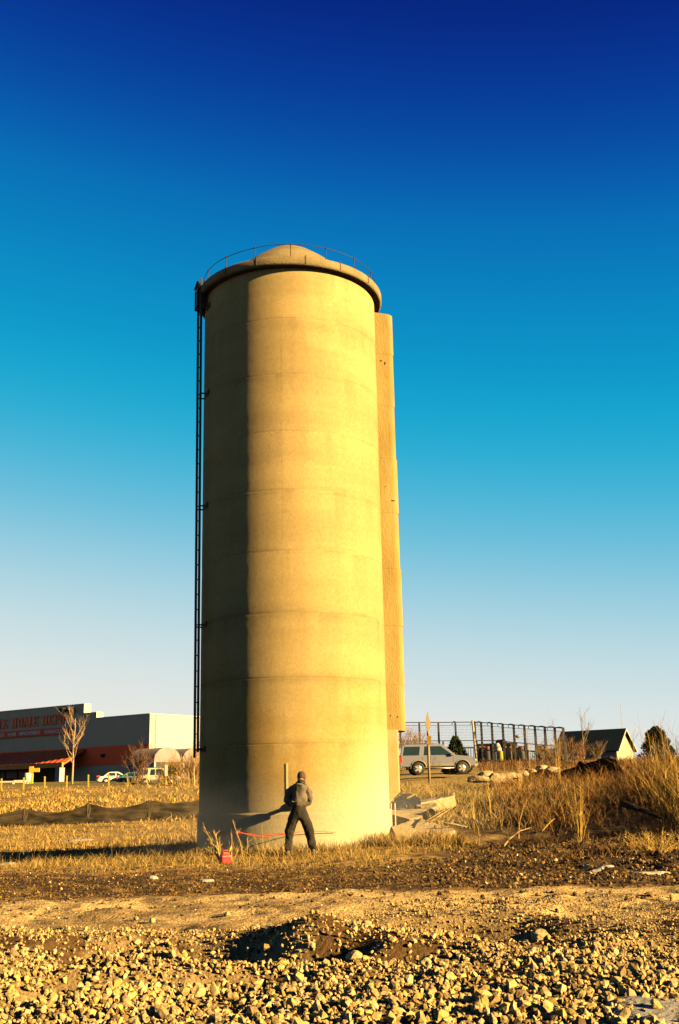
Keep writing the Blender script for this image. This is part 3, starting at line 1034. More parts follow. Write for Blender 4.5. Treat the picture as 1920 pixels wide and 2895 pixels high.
def weed(px, py, Y, stems, label, cat='weed', group=None, base=(.34, .23, .075)):
    p = at(px, py, Y); z = gh(p.x, Y)
    b = MB()
    for (dx, h, dy, r) in stems:
        pts = [Vector((dx * .15, 0, -.05)), Vector((dx * .45, dy * .4, h * .45)), Vector((dx * .8, dy * .8, h * .8)), Vector((dx, dy, h))]
        for i in (1, 2): pts[i] += Vector((random.uniform(-.02, .02), 0, 0))
        r *= .75
        b.tube(pts, [r, r * .8, r * .5, r * .25], 5)
        for k in range(6):
            f = random.uniform(.4, .9); q = pts[0].lerp(pts[3], f)
            d = Vector((random.uniform(-.12, .12), random.uniform(-.1, .1), random.uniform(.06, .16)))
            b.tube([q, q + d * .6, q + d], [r * .5, r * .4, r * .2], 4)
    m = mat('weed_%d' % int(base[0] * 100), base, tuple(v * .7 for v in base), 8)
    o = b.build('dry_weed', m)
    o.location = (p.x, Y, z)
    return setp(o, label, cat, group)


weed(628, 2425, 23.5, [(-.42, .82, 0, .012), (-.30, .62, .1, .016), (-.18, .66, 0, .02), (-.13, .55, -.1, .02), (-.22, .38, .05, .024), (-.05, .5, 0, .014), (-.36, .4, 0, .012)], 'pale forked weed stalks fanning up behind the red fuel can')
weed(655, 2420, 23.9, [(.0, .58, 0, .010), (.02, .36, .1, .008), (.2, .34, .1, .01)], 'single upright stalk right of the red fuel can')
weed(695, 2418, 24.4, [(-.30, .85, 0, .012), (.05, .55, 0, .009), (-.1, .4, .1, .009)], 'long bent stalk leaning left before the shaded silo wall')
weed(742, 2412, 24.6, [(.0, .75, 0, .010), (-.18, .5, 0, .008), (.18, .5, .1, .008), (.1, .35, 0, .008)], 'upright thin weed between the bent stalk and the man')
weed(795, 2418, 24.2, [(-.2, .42, 0, .008), (-.3, .28, 0, .009), (.1, .3, 0, .007)], 'short tangle of weeds at the man\'s left foot')
weed(985, 2405, 24.6, [(.12, .5, 0, .008), (-.1, .3, 0, .008), (.2, .25, 0, .007)], 'small thin weed before the sunlit silo foot')
weed(1140, 2412, 24.2, [(-.32, .36, 0, .009), (.1, .5, 0, .009), (.3, .28, 0, .01), (-.1, .55, 0, .007)], 'straggly weed before the large flat slab')
for (px, py, Y, h, lb) in [(1640, 2372, 24.0, 1.30, 'tall clump of straight golden reeds on the dark slope'), (1390, 2300, 31.0, 1.6, 'thin tall sapling stem behind the pale brush'), (1475, 2290, 34.0, 1.5, 'slender leaning stem near the tarp pile'),
                           (1590, 2290, 33.0, 2.3, 'taller pale sapling stem at the black tarp edge'), (1340, 2330, 28.5, 1.1, 'golden crooked stem rising right of the slabs'), (1860, 2430, 21.5, .55, 'curly golden straw tuft at the right edge')]:
    st = [(random.uniform(-.12, .12), h * random.uniform(.75, 1), random.uniform(-.1, .1), .010) for _ in range(3)]
    if 'clump' in lb: st = [(random.gauss(0, .14), h * random.uniform(.45, 1), random.uniform(-.15, .15), .008) for _ in range(16)]
    if 'curly' in lb: st = [(random.gauss(0, .3), h * random.uniform(.1, .75), random.uniform(-.3, .3), .007) for _ in range(50)]
    weed(px, py, Y, st, lb, base=(.48, .31, .07))


# ------------------------------------------------------------------ big store on the left
def store():
    C0 = at(420, 2203, 145.0)
    zb = gh(C0.x, C0.y) - .6
    dF = Vector((-.81, .586, 0)).normalized()            # facade runs left and away
    dS = Vector((.586, .81, 0)).normalized()             # side wall runs right and away
    root = empty('store_building', (C0.x, C0.y, 0), 'large grey warehouse store with orange band, letters and entrance canopy', 'store')
    P0 = Vector((C0.x, C0.y, 0))

    def F(px, py):
        s, z = on_plane(px, py, P0, dF)
        return s, z
    nF = Vector((-dF.y, dF.x, 0))
    if nF.dot(EYE - P0) < 0: nF = -nF
    # facade frame: x along dF, y = outward normal (towards camera), z up
    MF = Matrix((dF, nF, Vector((0, 0, 1)))).transposed().to_4x4()
    nS = Vector((dS.y, -dS.x, 0))
    if nS.dot(EYE - P0) < 0: nS = -nS
    MS = Matrix((dS, nS, Vector((0, 0, 1)))).transposed().to_4x4()
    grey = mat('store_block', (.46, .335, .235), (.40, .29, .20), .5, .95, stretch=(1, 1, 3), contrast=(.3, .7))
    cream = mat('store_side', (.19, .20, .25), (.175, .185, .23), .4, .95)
    orange = mat('store_band', (.95, .115, .035), (.88, .10, .03), .6, .9)
    dark = mat('dark_opening', (.012, .012, .014), (.02, .018, .016), 2, .6)
    h1 = F(420, 2020)[1]; h2 = F(272, 2016)[1]; h3 = F(237, 1992)[1]
    s1 = F(272, 2030)[0]; s2 = F(237, 2010)[0]; s3 = 62.0
    D = 1.2
    b = MB()
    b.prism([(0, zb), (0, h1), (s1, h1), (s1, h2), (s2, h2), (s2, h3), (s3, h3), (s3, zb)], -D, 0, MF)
    b.build('facade_wall', grey, root)
    edge = mat('parapet_edge', (.42, .38, .28), (.38, .34, .25), 1)
    b = MB()
    for a, c, h in ((0, s1, h1), (s1, s2, h2), (s2, s3, h3)):
        b.box(a + .02, c - .02, -D - .05, .06, h + .003, h + .16, MF)
    b.box(s1 - .10, s1 - .003, -D, .05, h1 + .17, h2 + .16, MF); b.box(s2 - .10, s2 - .003, -D, .05, h2 + .17, h3 + .16, MF)
    b.build('parapet_cap', edge, root)
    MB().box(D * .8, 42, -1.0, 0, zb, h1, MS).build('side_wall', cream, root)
    MB().box(.0, 42, -1.2, .07, h1 + .004, h1 + .14, MS).build('parapet_cap', edge, root)
    rf = MB(); rf.add([MF @ Vector((.5, -1, h1 - .8)), MF @ Vector((s3, -1, h1 - .8)), MF @ Vector((s3, -60, h1 - .8)), MF @ Vector((.5, -60, h1 - .8))], [(0, 1, 2, 3)])
    rf.build('roof', grey, root)
    # orange band
    zt = F(420, 2103)[1]; z2 = F(420, 2159)[1]
    MB().box(0, s3 - .1, .003, .03, z2, zt, MF).build('painted_band', orange, root)
    MB().box(.0, 42, .003, .03, z2 - .1, zt - 1.0, MS).build('painted_band', orange, root)
    # entrance canopy: sloped metal roof from wall down to a fascia
    sc, _ = F(208, 2160)
    se = F(244, 2130)[0]
    proj = 1.0
    zc1 = F(244, 2117)[1]
    while px_of(np.array([P0 + dF * se + nF * proj]))[0][0] > 176 and proj < 25: proj += .25
    zc0 = zc1 - .5
    while px_of(np.array([P0 + dF * se + nF * proj + Vector((0, 0, zc0))]))[1][0] < 2156: zc0 -= .1
    can = MB()
    prof = [(.05, zc1), (proj, zc0), (proj, zc0 - .35), (.05, zc0 - .35)]
    m = MF
    can.add([m @ Vector((se, .05, zc1)), m @ Vector((s3 - 1, .05, zc1)), m @ Vector((s3 - 1, proj, zc0)), m @ Vector((se + 0, proj, zc0)),
             m @ Vector((se, .05, zc1 - .25)), m @ Vector((s3 - 1, .05, zc1 - .25)), m @ Vector((s3 - 1, proj, zc0 - .25)), m @ Vector((se, proj, zc0 - .25))],
            [(0, 1, 2, 3), (7, 6, 5, 4), (0, 3, 7, 4), (3, 2, 6, 7), (2, 1, 5, 6), (1, 0, 4, 5)])
    canopy = can.build('canopy_roof', mat('orange_metal', (.62, .085, .012), (.55, .07, .010), 1, .45, spec=.5), root)
    b = MB()
    s = se + .6
    while s < s3 - 2:
        b.add([m @ Vector((s + a, y, z)) for (y, z) in ((.06, zc1 + .004), (proj, zc0 + .004)) for a in (0, .06)] +
              [m @ Vector((s + a, y, z + .05)) for (y, z) in ((.06, zc1), (proj, zc0)) for a in (0, .06)],
              [(4, 5, 7, 6), (0, 4, 6, 2), (1, 3, 7, 5)])
        s += 1.1
    b.build('seam', mat('orange_seam', (.5, .12, .02)), canopy)
    MB().box(se - .05, s3 - 1, proj - .02, proj + .22, zc0 - .55, zc0 + .12, MF).build('fascia', mat('fascia_orange', (.50, .20, .04), (.45, .16, .03), 1), root)
    for s in (se + 1.2, se + 15, se + 27):
        MB().box(s - .45, s + .45, proj - .95, proj - .05, zb, zc0 - .55, MF).build('column', cream, root)
    # dark recessed entrance and shop windows under the canopy
    a0 = F(155, 2190)[0]; a1 = F(90, 2190)[0]
    zz = zc0 - .5
    MB().box(a0, a1, .035, .09, zb, zz, MF).build('entrance_opening', dark, root)
    wn = mat('tan_display', (.22, .17, .10), (.12, .09, .06), 1.5, .5)
    s = a1 + .3
    while s < s3 - 2:
        w = MB().box(s, s + 2.6, .035, .08, zb + 1.6, zz - .1, MF).build('shop_window', wn, root)
        MB().box(s - .12, s - .005, .035, .16, zb, zz, MF).build('window_frame', dark, w)
        MB().box(s, s + 2.6, .035, .085, zb, zb + 1.5, MF).build('window_base', dark, w)
        s += 2.9
    # letters
    red = mat('sign_letters', (.85, .16, .06), (.8, .14, .05), 2, .6)
    lh = mat('dark_lamp_casing', (.02, .016, .02))  # even dark colour of the lamp bar and wall lamp
    zL0 = F(60, 2056)[1]; zL1 = F(60, 2029)[1]
    H = zL1 - zL0

    def letter(ch, x, w):
        """stencil capital: heavy stems, slab serifs; x grows to the reader's right, so facade s = sx - x"""
        T = .34 * w; t = .13 * H; q = .09 * w
        R = []
        def r(x0, x1, z0, z1): R.append((x0, x1, z0, z1))
        if ch == 'T': r(w / 2 - T / 2, w / 2 + T / 2, 0, H); r(0, w, H - t, H); r(0, q * 1.3, H - .3 * H, H - t); r(w - q * 1.3, w, H - .3 * H, H - t)
        if ch == 'H': r(q, q + T, 0, H); r(w - q - T, w - q, 0, H); r(q + T, w - q - T, H * .44, H * .56); r(0, q + T + q, 0, t * .6); r(w - T - 2 * q, w, 0, t * .6); r(0, q + T + q, H - t * .6, H); r(w - T - 2 * q, w, H - t * .6, H)
        if ch == 'E': r(q, q + T, 0, H); r(0, w, 0, t); r(0, w, H - t, H); r(q + T, w * .75, H * .44, H * .56); r(w - q * 1.2, w, t, H * .3); r(w - q * 1.2, w, H * .7, H - t)
        if ch == 'P': r(q, q + T, 0, H); r(0, q + T + q, 0, t * .6); r(0, w * .8, H - t, H); r(q + T, w * .8, H * .44, H * .44 + t * .8); r(w * .7, w, H * .50, H - t * .6)
        if ch == 'D': r(q, q + T, 0, H); r(0, w * .75, 0, t); r(0, w * .75, H - t, H); r(w - T, w, t, H - t)
        if ch == 'O': r(0, T, H * .14, H * .86); r(w - T, w, H * .14, H * .86); r(T * .5, w - T * .5, 0, t); r(T * .5, w - T * .5, H - t, H); r(T * .25, T, t, H * .14); r(w - T, w - T * .25, t, H * .14); r(T * .25, T, H * .86, H - t); r(w - T, w - T * .25, H * .86, H - t)
        if ch == 'M': r(q * .6, q * .6 + T * .40, 0, H); r(w - q * .6 - T * .8, w - q * .6, 0, H); r(0, q * 1.2 + T * .4, 0, t * .6); r(w - T * .8 - q * 1.2, w, 0, t * .6); r(0, q + T * .5, H - t * .6, H); r(w - T - q, w, H - t * .6, H)
        bb = MB()
        for (x0, x1, z0, z1) in R:
            bb.box(-x1, -x0, .05, .16, z0, z1)
        if ch == 'M':
            c = w * .47
            bb.prism([(-(q + T * .1), H), (-(q + T * .75), H), (-(c + T * .25), H * .12), (-(c - T * .25), H * .12)], .052, .158)
            bb.prism([(-(c), H * .12), (-(c + T * .30), H * .12), (-(w - q - T * .55), H), (-(w - q - T * .95), H)], .054, .156)
        return bb
    word = [('T', -12.0, 18), ('H', 7, 0), ]
    # pixel x extents of each letter in the photo (left, right)
    L = [('T', -36, -22), ('H', -14, 5), ('E', 9, 23), ('H', 34, 50), ('O', 53, 66), ('M', 69, 90), ('E', 94, 109), ('D', 120, 135), ('E', 138, 151), ('P', 154, 168), ('O', 171, 184), ('T', 186, 203)]
    sg = bpy.data.objects.new('sign_lettering', None); COL.objects.link(sg); sg.parent = root
    for ch, xa, xb in L:
        sa = F(xa, 2040)[0]; sb = F(xb, 2040)[0]
        bb = letter(ch, 0, sa - sb)
        vs = [MF @ (Vector(v) + Vector((sa, 0, zL0))) for v in bb.v]
        q = MB(); q.add(vs, bb.f)
        q.build('letter', red, sg)
    # slogan board
    sa = F(-60, 2070)[0]; sb = F(205, 2070)[0]
    zt_, zb_ = F(100, 2063)[1], F(100, 2081.5)[1]
    board = MB().box(sb, sa, .05, .26, zb_, zt_, MF).build('sign_board', mat('board_red', (.75, .09, .045)), root)
    pink = mat('board_letters', (.75, .6, .55), (.7, .55, .5), 4)
    for txt, xa, xb in (('LARGEST', -14, 19), ('HOME', 27, 50), ('IMPROVEMENT', 59, 119), ('WAREHOUSE', 129, 186)):
        cu = bpy.data.curves.new('t', 'FONT'); cu.body = txt; cu.extrude = .02; cu.offset = .012
        to = bpy.data.objects.new('t', cu); COL.objects.link(to)
        me = bpy.data.meshes.new_from_object(to.evaluated_get(bpy.context.evaluated_depsgraph_get()))
        bpy.data.objects.remove(to)
        xs = [v.co.x for v in me.vertices]; zs = [v.co.y for v in me.vertices]
        S0 = F(xa, 2070)[0]; S1 = F(xb, 2070)[0]
        hgt = (zt_ - zb_) * .56; zo = zb_ + (zt_ - zb_) * .22
        for v in me.vertices:
            u = (v.co.x - min(xs)) / (max(xs) - min(xs)); w = (v.co.y - min(zs)) / (max(zs) - min(zs))
            v.co = MF @ Vector((S0 + (S1 - S0) * u, .275 + v.co.z, zo + hgt * w))
        me.materials.clear(); me.materials.append(pink)
        to = bpy.data.objects.new('slogan_word', me); COL.objects.link(to); to.parent = board
    # dark wreath-like flood lamp bar above the last letters and wall pack
    a = F(180, 2009)[0]; c = F(214, 2009)[0]
    b = MB(); zl = F(190, 2010)[1]
    b.box(c, a, .1, .7, zl - .28, zl + .12, MF); b.box(c + .3, c + .9, .1, 1.0, zl, zl + .45, MF); b.box(a - 1, a - .2, .1, 1.0, zl - .1, zl + .38, MF)
    b.build('roof_lamp_bar', lh, root)
    s = F(293, 2136)[0]; z = F(293, 2136)[1]
    MB().box(s - .3, s + .3, .03, .3, z - .22, z + .22, MF).build('wall_lamp', lh, root)
    # garden centre vaults on the side
    vault = mat('vault_mesh', (.16, .14, .15), (.13, .11, .12), 1, .8)
    q0, _ = on_plane(436, 2150, P0 + nS * 5, dS); q1, zq = on_plane(511, 2140, P0 + nS * 5, dS)
    w = (q1 - q0) / 2; zsp = on_plane(475, 2148, P0 + nS * 5, dS)[1]; zap = on_plane(475, 2113, P0 + nS * 5, dS)[1]
    for k in range(3):
        cx = q0 + w + k * 2.15 * w
        pts = [(cx + w * math.cos(t), zsp + (zap - zsp) * math.sin(t)) for t in [math.pi * i / 16 for i in range(17)]]
        g = MB().prism(pts + [(cx - w, zsp - .3), (cx + w, zsp - .3)], .5, 5.0, MS).build('garden_vault', vault, root)
        MB().box(cx - w, cx - w + .3, .5, 5.02, zb, zsp - .32, MS).build('vault_post', cream, g)
        MB().box(cx - w + .35, cx + w * .4, .5, 4.9, zb, zsp - .31, MS).build('dark_bay', dark, g)
    o = store_extra(F, MF, P0, zb)
    return root


def store_extra(F, MF, P0, zb):
    # free-standing things before the store
    yel = mat('yellow_orange_paint', (.50, .24, .03), (.45, .2, .02), 3)
    wht = mat('white_paint', (.40, .37, .30), (.36, .33, .27), 3)
    def spot(px, Y): p = at(px, 2200, Y); return p.x, gh(p.x, Y)
    Y = 132
    x, z = spot(88, Y)
    t = empty('cart_return_frame', (x, Y, z), 'yellow orange upright frame with arm beside the store entrance', 'frame')
    MB().box(-.22, .22, -.2, .2, -.8, 2.0).build('upright', yel, t); MB().box(.23, .95, -.15, .15, 1.35, 1.8).build('arm', yel, t)
    x, z = spot(78, Y - 1)
    t = empty('white_bollard', (x, Y - 1, z), 'thick white bollard left of the yellow orange frame', 'bollard')
    MB().lathe([(.2, -.8), (.2, .2), (.42, .25), (.42, 1.15), (.36, 1.25), (.001, 1.27)], 20).build('post', wht, t)
    x, z = spot(56, Y - 2)
    t = empty('white_rail', (x, Y - 2, z), 'low white rail with posts left of the white bollard', 'rail')
    MB().box(-.7, .8, -.06, .06, .15, .45).build('board', wht, t)
    for q in (-.65, .72): MB().box(q - .06, q + .06, -.05, .05, -.8, .15).build('post', wht, t)
    x, z = spot(14, Y - 2)
    t = empty('white_rail', (x, Y - 2, z), 'low white rail at the left picture edge before the shop windows', 'rail')
    MB().box(-1.4, 1.1, -.06, .06, .2, .38).build('board', wht, t)
    for q in (-1.3, 1.0): MB().box(q - .06, q + .06, -.05, .05, -.8, .2).build('post', wht, t)


# ------------------------------------------------------------------ vehicles
def vehicle(name, loc, rz, label, cat, paint, L=4.7, Wd=1.8, H=1.75, wb=2.83, front=.95, kind='suv', group=None, lower=None):
    """side view along local +x (front at +x); near side is local -y"""
    t = empty(name, loc, label, cat, group, rz)
    hw = Wd / 2; r = .37
    xr = -L / 2; xf = L / 2
    wf = xf - front; wr = wf - wb
    sill = .48; belt = 1.02

    def arch(cx, R, n=10):
        return [(cx + R * math.cos(math.pi * (1 - i / n)), .36 + R * math.sin(math.pi * (1 - i / n))) for i in range(n + 1)]
    A = .44
    if kind == 'suv':
        top = [(xf - .02, .62), (xf, .78), (xf - .07, .93), (xf - .35, 1.02), (xf - 1.12, 1.09), (xr + .1, 1.09), (xr + .03, .98), (xr, .62)]
    else:
        top = [(xf, .55), (xf - .04, .70), (xf - .3, .80), (xf - 1.2, .92), (xr + .6, .95), (xr + .05, .90), (xr, .6)]
        sill = .36
    outline = [(xr + .02, sill)] + [(x, max(z, sill)) for x, z in arch(wr, A)] + [(x, max(z, sill)) for x, z in arch(wf, A)] + [(xf - .04, sill)] + top
    o2 = [outline[0]]
    for p in outline[1:]:
        if abs(p[0] - o2[-1][0]) + abs(p[1] - o2[-1][1]) > 1e-3: o2.append(p)
    pm = paint
    body = MB().prism(o2, -hw, hw).build('body', pm, t, bevel=.035, seg=3)
    glass = mat('car_glass', (.012, .025, .028), (.01, .02, .022), 3, .08, spec=.6)
    rub = mat('tyre_rubber', (.02, .018, .016), (.015, .014, .012), 8, .8)
    alloy = mat('alloy', (.42, .40, .36), (.38, .36, .32), 5, .35, metal=.6)
    trim = mat('grey_trim', (.10, .10, .10), (.08, .08, .08), 4, .6)
    if kind == 'suv':
        cb = [(xr + .05, 1.08), (xr + .18, H - .10), (xr + .35, H - .02), (xf - 2.05, H), (xf - 1.85, H - .05), (xf - 1.14, 1.08)]
    else:
        cb = [(xr + .55, .93), (xr + 1.1, H - .08), (xr + 1.4, H), (xf - 2.1, H), (xf - 1.9, H - .05), (xf - 1.2, .92)]
    n = len(cb); ins = .16
    zb_ = cb[0][1]
    def yy(z): return hw - .04 - ins * (z - zb_) / (H - zb_)
    vs = [(x, -yy(z), z) for x, z in cb] + [(x, yy(z), z) for x, z in cb]
    fs = [tuple(range(n)), tuple(range(2 * n - 1, n - 1, -1))] + [(i, (i + 1) % n, (i + 1) % n + n, i + n) for i in range(n)]
    MB().add(vs, fs).build('cabin', pm, t, bevel=.03)
    # side panes, proud of the cabin
    def pane(pts, nm='window'):
        for s in (-1, 1):
            v = [(x, s * (yy(z) + .012), z) for x, z in pts] + [(x, s * (yy(z) - .03), z) for x, z in pts]
            k = len(pts)
            MB().add(v, [tuple(range(k)), tuple(range(2 * k - 1, k - 1, -1))] + [(i, (i + 1) % k, (i + 1) % k + k, i + k) for i in range(k)]).build(nm, glass, t)
    if kind == 'suv':
        zt = H - .13; z0 = zb_ + .04
        pane([(xr + .20, z0), (xr + .32, zt), (xr + 1.22, zt), (xr + 1.14, z0)])
        pane([(xr + 1.42, z0), (xr + 1.50, zt), (xf - 2.72, zt), (xf - 2.72, z0)])
        pane([(xf - 2.62, z0), (xf - 2.62, zt), (xf - 2.02, zt), (xf - 1.36, z0)])
    else:
        zt = H - .10; z0 = zb_ + .04
        pane([(xr + .85, z0), (xr + 1.25, zt), (xr + 1.95, zt), (xr + 1.95, z0)])
        pane([(xr + 2.05, z0), (xr + 2.05, zt), (xf - 2.1, zt), (xf - 1.45, z0)])
    # windscreen and rear window
    def screen(p, q, nm):
        (x0, z0), (x1, z1) = p, q
        d = .012 if nm == 'windscreen' else -.012
        v = []
        for off in (d, -d * 2):
            v += [(x0 + off, -yy(z0) + .12, z0), (x0 + off, yy(z0) - .12, z0), (x1 + off, yy(z1) - .08, z1), (x1 + off, -yy(z1) + .08, z1)]
        MB().add(v, [(0, 1, 2, 3), (7, 6, 5, 4), (0, 4, 5, 1), (1, 5, 6, 2), (2, 6, 7, 3), (3, 7, 4, 0)]).build(nm, glass, t)
    a, b_ = cb[-1], cb[-2]
    screen((a[0] * .93 + b_[0] * .07, a[1] * .93 + b_[1] * .07), (a[0] * .1 + b_[0] * .9, a[1] * .1 + b_[1] * .9), 'windscreen')
    a, b_ = cb[0], cb[1]
    screen((a[0] * .9 + b_[0] * .1, a[1] * .9 + b_[1] * .1), (a[0] * .12 + b_[0] * .88, a[1] * .12 + b_[1] * .88), 'rear_window')
    for cx in (wr, wf):
        for s in (-1, 1):
            M = Matrix.Translation((cx, s * (hw - .11), r)) @ Matrix.Rotation(math.pi / 2 * s, 4, 'X')
            wl_ = bpy.data.objects.new('wheel', None); COL.objects.link(wl_); wl_.parent = t; wl_.matrix_local = M
            MB().lathe([(.24, -.11), (.35, -.11), (.37, -.07), (.37, .07), (.35, .11), (.24, .11)], 32).build('tyre', rub, wl_)
            rm = MB().lathe([(.24, -.09), (.245, .06), (.22, -.02), (.22, -.085), (.06, -.095), (.001, -.10)], 32)
            for k in range(5):
                rm.box(.03, .225, -.04, .04, -.108, -.06, Matrix.Rotation(2 * math.pi * k / 5, 4, 'Z'))
            rm.build('rim', alloy, wl_)
        dk = MB().box(cx - .40, cx + .40, -hw + .25, hw - .25, .36, .80).build('wheel_well', rub, t)
    if kind == 'suv':
        # wheel-arch flares, cladding, step bar, bumper
        for cx in (wr, wf):
            for s in (-1, 1):
                pts = [(cx + .47 * math.cos(math.pi * i / 12), s * (hw + .0), .36 + .47 * math.sin(math.pi * i / 12)) for i in range(13)]
                MB().tube(pts, .035, 8).build('arch_flare', lower or pm, t)
        for s in (-1, 1):
            MB().box(wr + .5, wf - .5, s * hw - .012, s * hw + .022, .50, .64).build('cladding', lower or trim, t)
            MB().tube([(wr + .5, s * (hw + .02), .38), (wf - .5, s * (hw + .02), .38)], .035, 8).build('step_bar', alloy, t)
            MB().box(wf - 1.62, wf - 1.46, s * hw - .01, s * hw + .02, .93, .955).build('door_handle', trim, t)
            MB().box(xr + 1.62, xr + 1.78, s * hw - .01, s * hw + .02, .93, .955).build('door_handle', trim, t)
            MB().box(xf - 1.50, xf - 1.28, s * (hw + .08) - .07, s * (hw + .08) + .07, 1.08, 1.22).build('mirror', pm, t, bevel=.03)
            MB().tube([(xr + .5, s * (hw - .22), H + .0), (xr + .55, s * (hw - .22), H + .06), (xf - 2.2, s * (hw - .22), H + .06), (xf - 2.1, s * (hw - .22), H - .0)], .02, 6).build('roof_rail', trim, t)
        for xg in (xf - 2.67, xr + 1.33, wf - .52):
            for s in (-1, 1): MB().box(xg - .006, xg + .006, s * hw - .004, s * hw + .0025, .66, 1.02).build('door_gap', rub, t)
    MB().box(xf - .12, xf + .09, -hw + .02, hw - .02, .42, .62).build('front_bumper', mat('chrome_bumper', (.45, .42, .36), rough=.3, metal=.5) if kind == 'suv' else pm, t, bevel=.04)
    MB().box(xr - .09, xr + .12, -hw + .02, hw - .02, .42, .62).build('rear_bumper', lower or pm, t, bevel=.04)
    hl = mat('headlamp', (.75, .72, .65), rough=.2); tl = mat('tail_lamp', (.5, .03, .02), rough=.3)
    for s in (-1, 1):
        MB().box(xf - .22, xf + .012, s * (hw - .22) - .20, s * (hw - .22) + .205, .70, .86).build('headlight', hl, t, bevel=.03)
        MB().box(xr - .012, xr + .14, s * (hw - .08) - .09, s * (hw - .08) + .088, .72, 1.04).build('taillight', tl, t, bevel=.02)
    return t


silver = mat('silver_paint', (.135, .138, .18), (.13, .133, .175), 2, .35, metal=.1, spec=.4)
tanlow = mat('tan_cladding', (.17, .14, .10), (.15, .125, .09), 2, .5)
p = at(1237, 2192, 64.0)
# middle of the wheelbase: wheels at photo x 1177 and 1302
SUVX = at(1239.5, 2192, 64.0).x
vehicle('parked_suv', (SUVX - .12, 64.0, at(1239, 2192, 64).z + .02), R_(4), 'silver sport utility vehicle with tinted windows behind the silo', 'car', silver, L=4.45, wb=2.56, front=.82, lower=tanlow)
vehicle('parked_car', (at(329, 2190, 128).x, 128, gh(at(329, 2190, 128).x, 128) - .25), R_(20), 'small white car showing its roof before the grey store wall', 'car', mat('car_white', (.5, .48, .44), rough=.3), L=4.3, H=1.42, wb=2.5, kind='sedan')
vehicle('parked_car', (at(362, 2190, 127).x + .9, 127, gh(at(362, 2190, 127).x, 127) - .35), R_(10), 'small blue car right of the white car by the store', 'car', mat('car_blue', (.06, .14, .22), rough=.3), L=4.3, H=1.42, wb=2.5, kind='sedan')
vehicle('parked_van', (at(412, 2190, 124).x + 1.5, 124, gh(at(412, 2190, 124).x, 124) - .4), R_(5), 'pale van half hidden by the bare bush at the store corner', 'van', mat('van_white', (.42, .38, .30), rough=.4), L=4.7, H=1.9, kind='suv')

store()


# ------------------------------------------------------------------ trees
def branch_tree(px, Y, h, label, name='bare_tree', spread=.45, levels=3, r0=.10, tone=(.30, .22, .12), lean=0.0, trunk_h=.35, n0=9, group=None, zoff=0.0, seed=1, cat='tree'):
    R = random.Random(seed)
    x = at(px, 2200, Y).x; z = gh(x, Y) + zoff
    t = empty(name, (x, Y, z), label, cat, group)
    m = mat('bark_%d_%d' % (int(tone[0] * 100), int(tone[1] * 100)), tone, tuple(v * .7 for v in tone), 6, .9)
    tb = MB(); cb = MB()
    tp = [Vector((lean * h * (i / 6) ** 2 + R.uniform(-.01, .01) * h, R.uniform(-.01, .01) * h, h * i / 6 - (.3 if i == 0 else 0))) for i in range(7)]
    tb.tube(tp, [r0 * (1 - .13 * i) for i in range(7)], 8)

    def grow(p, d, L, r, lev):
        pts = [p]; dd = d.copy()
        for i in range(3):
            dd = (dd + Vector((R.uniform(-.2, .2), R.uniform(-.2, .2), R.uniform(.0, .22)))).normalized()
            pts.append(pts[-1] + dd * L / 3)
        cb.tube(pts, [r, r * .8, r * .55, r * .3], 5 if lev < 2 else 4, caps=False)
        if lev < levels:
            for k in range(4 if lev < 2 else 3):
                f = R.uniform(.25, .95); i = min(int(f * 3), 2)
                q = pts[i].lerp(pts[i + 1], f * 3 - i)
                nd = (dd + Vector((R.uniform(-1, 1), R.uniform(-1, 1), R.uniform(-.1, .7))) * .75).normalized()
                grow(q, nd, L * R.uniform(.4, .65), r * .5, lev + 1)
    for k in range(n0):
        f = trunk_h + (1 - trunk_h) * k / n0
        i = min(int(f * 6), 5); q = tp[i].lerp(tp[i + 1], f * 6 - i)
        a = R.uniform(0, 6.28)
        d = Vector((math.cos(a) * spread * 1.6, math.sin(a) * spread * 1.6, 1)).normalized()
        grow(q, d, h * (.50 - .28 * f) * R.uniform(.8, 1.2), r0 * .38 * (1.15 - f * .7), 1)
    tb.build('trunk', m, t); cb.build('crown', m, t)
    return t


branch_tree(205, 118, 7.0, 'bare young tree with pale branches before the store letters', spread=.62, r0=.13, levels=3, tone=(.30, .20, .12), trunk_h=.30, n0=12, seed=3)


def shrub(px, Y, h, w, label, tone, n=16, name='bare_bush', seed=2, levels=2, cat='bush', r=.03, zoff=0):
    R = random.Random(seed)
    x = at(px, 2200, Y).x; z = gh(x, Y) + zoff
    m = mat('twig_%d_%d' % (int(tone[0] * 100), int(tone[1] * 100)), tone, tuple(v * .65 for v in tone), 4, .9)
    cb = MB()

    def grow(p, d, L, r, lev):
        q = p + d * L * .5 + Vector((R.uniform(-.06, .06), R.uniform(-.06, .06), 0)) * L
        e = q + (d + Vector((R.uniform(-.3, .3), R.uniform(-.3, .3), .1))).normalized() * L * .5
        cb.tube([p, q, e], [r, r * .75, r * .4], 4, caps=False)
        if lev < levels:
            for k in range(4):
                nd = (d + Vector((R.uniform(-1, 1), R.uniform(-1, 1), R.uniform(-.2, .7))) * .8).normalized()
                grow(q.lerp(e, R.uniform(0, .9)), nd, L * R.uniform(.4, .65), r * .6, lev + 1)
    for k in range(n):
        a = R.uniform(0, 6.28); s = R.uniform(.1, 1)
        d = Vector((math.cos(a) * s * w / h, math.sin(a) * s * w / h, 1)).normalized()
        grow(Vector((R.uniform(-.2, .2) * w, R.uniform(-.2, .2) * w, -.2)), d, h * R.uniform(.6, .95) * (1 - .25 * s), r, 0)
    o = cb.build(name, m); o.location = (x, Y, z)
    return setp(o, label, cat)


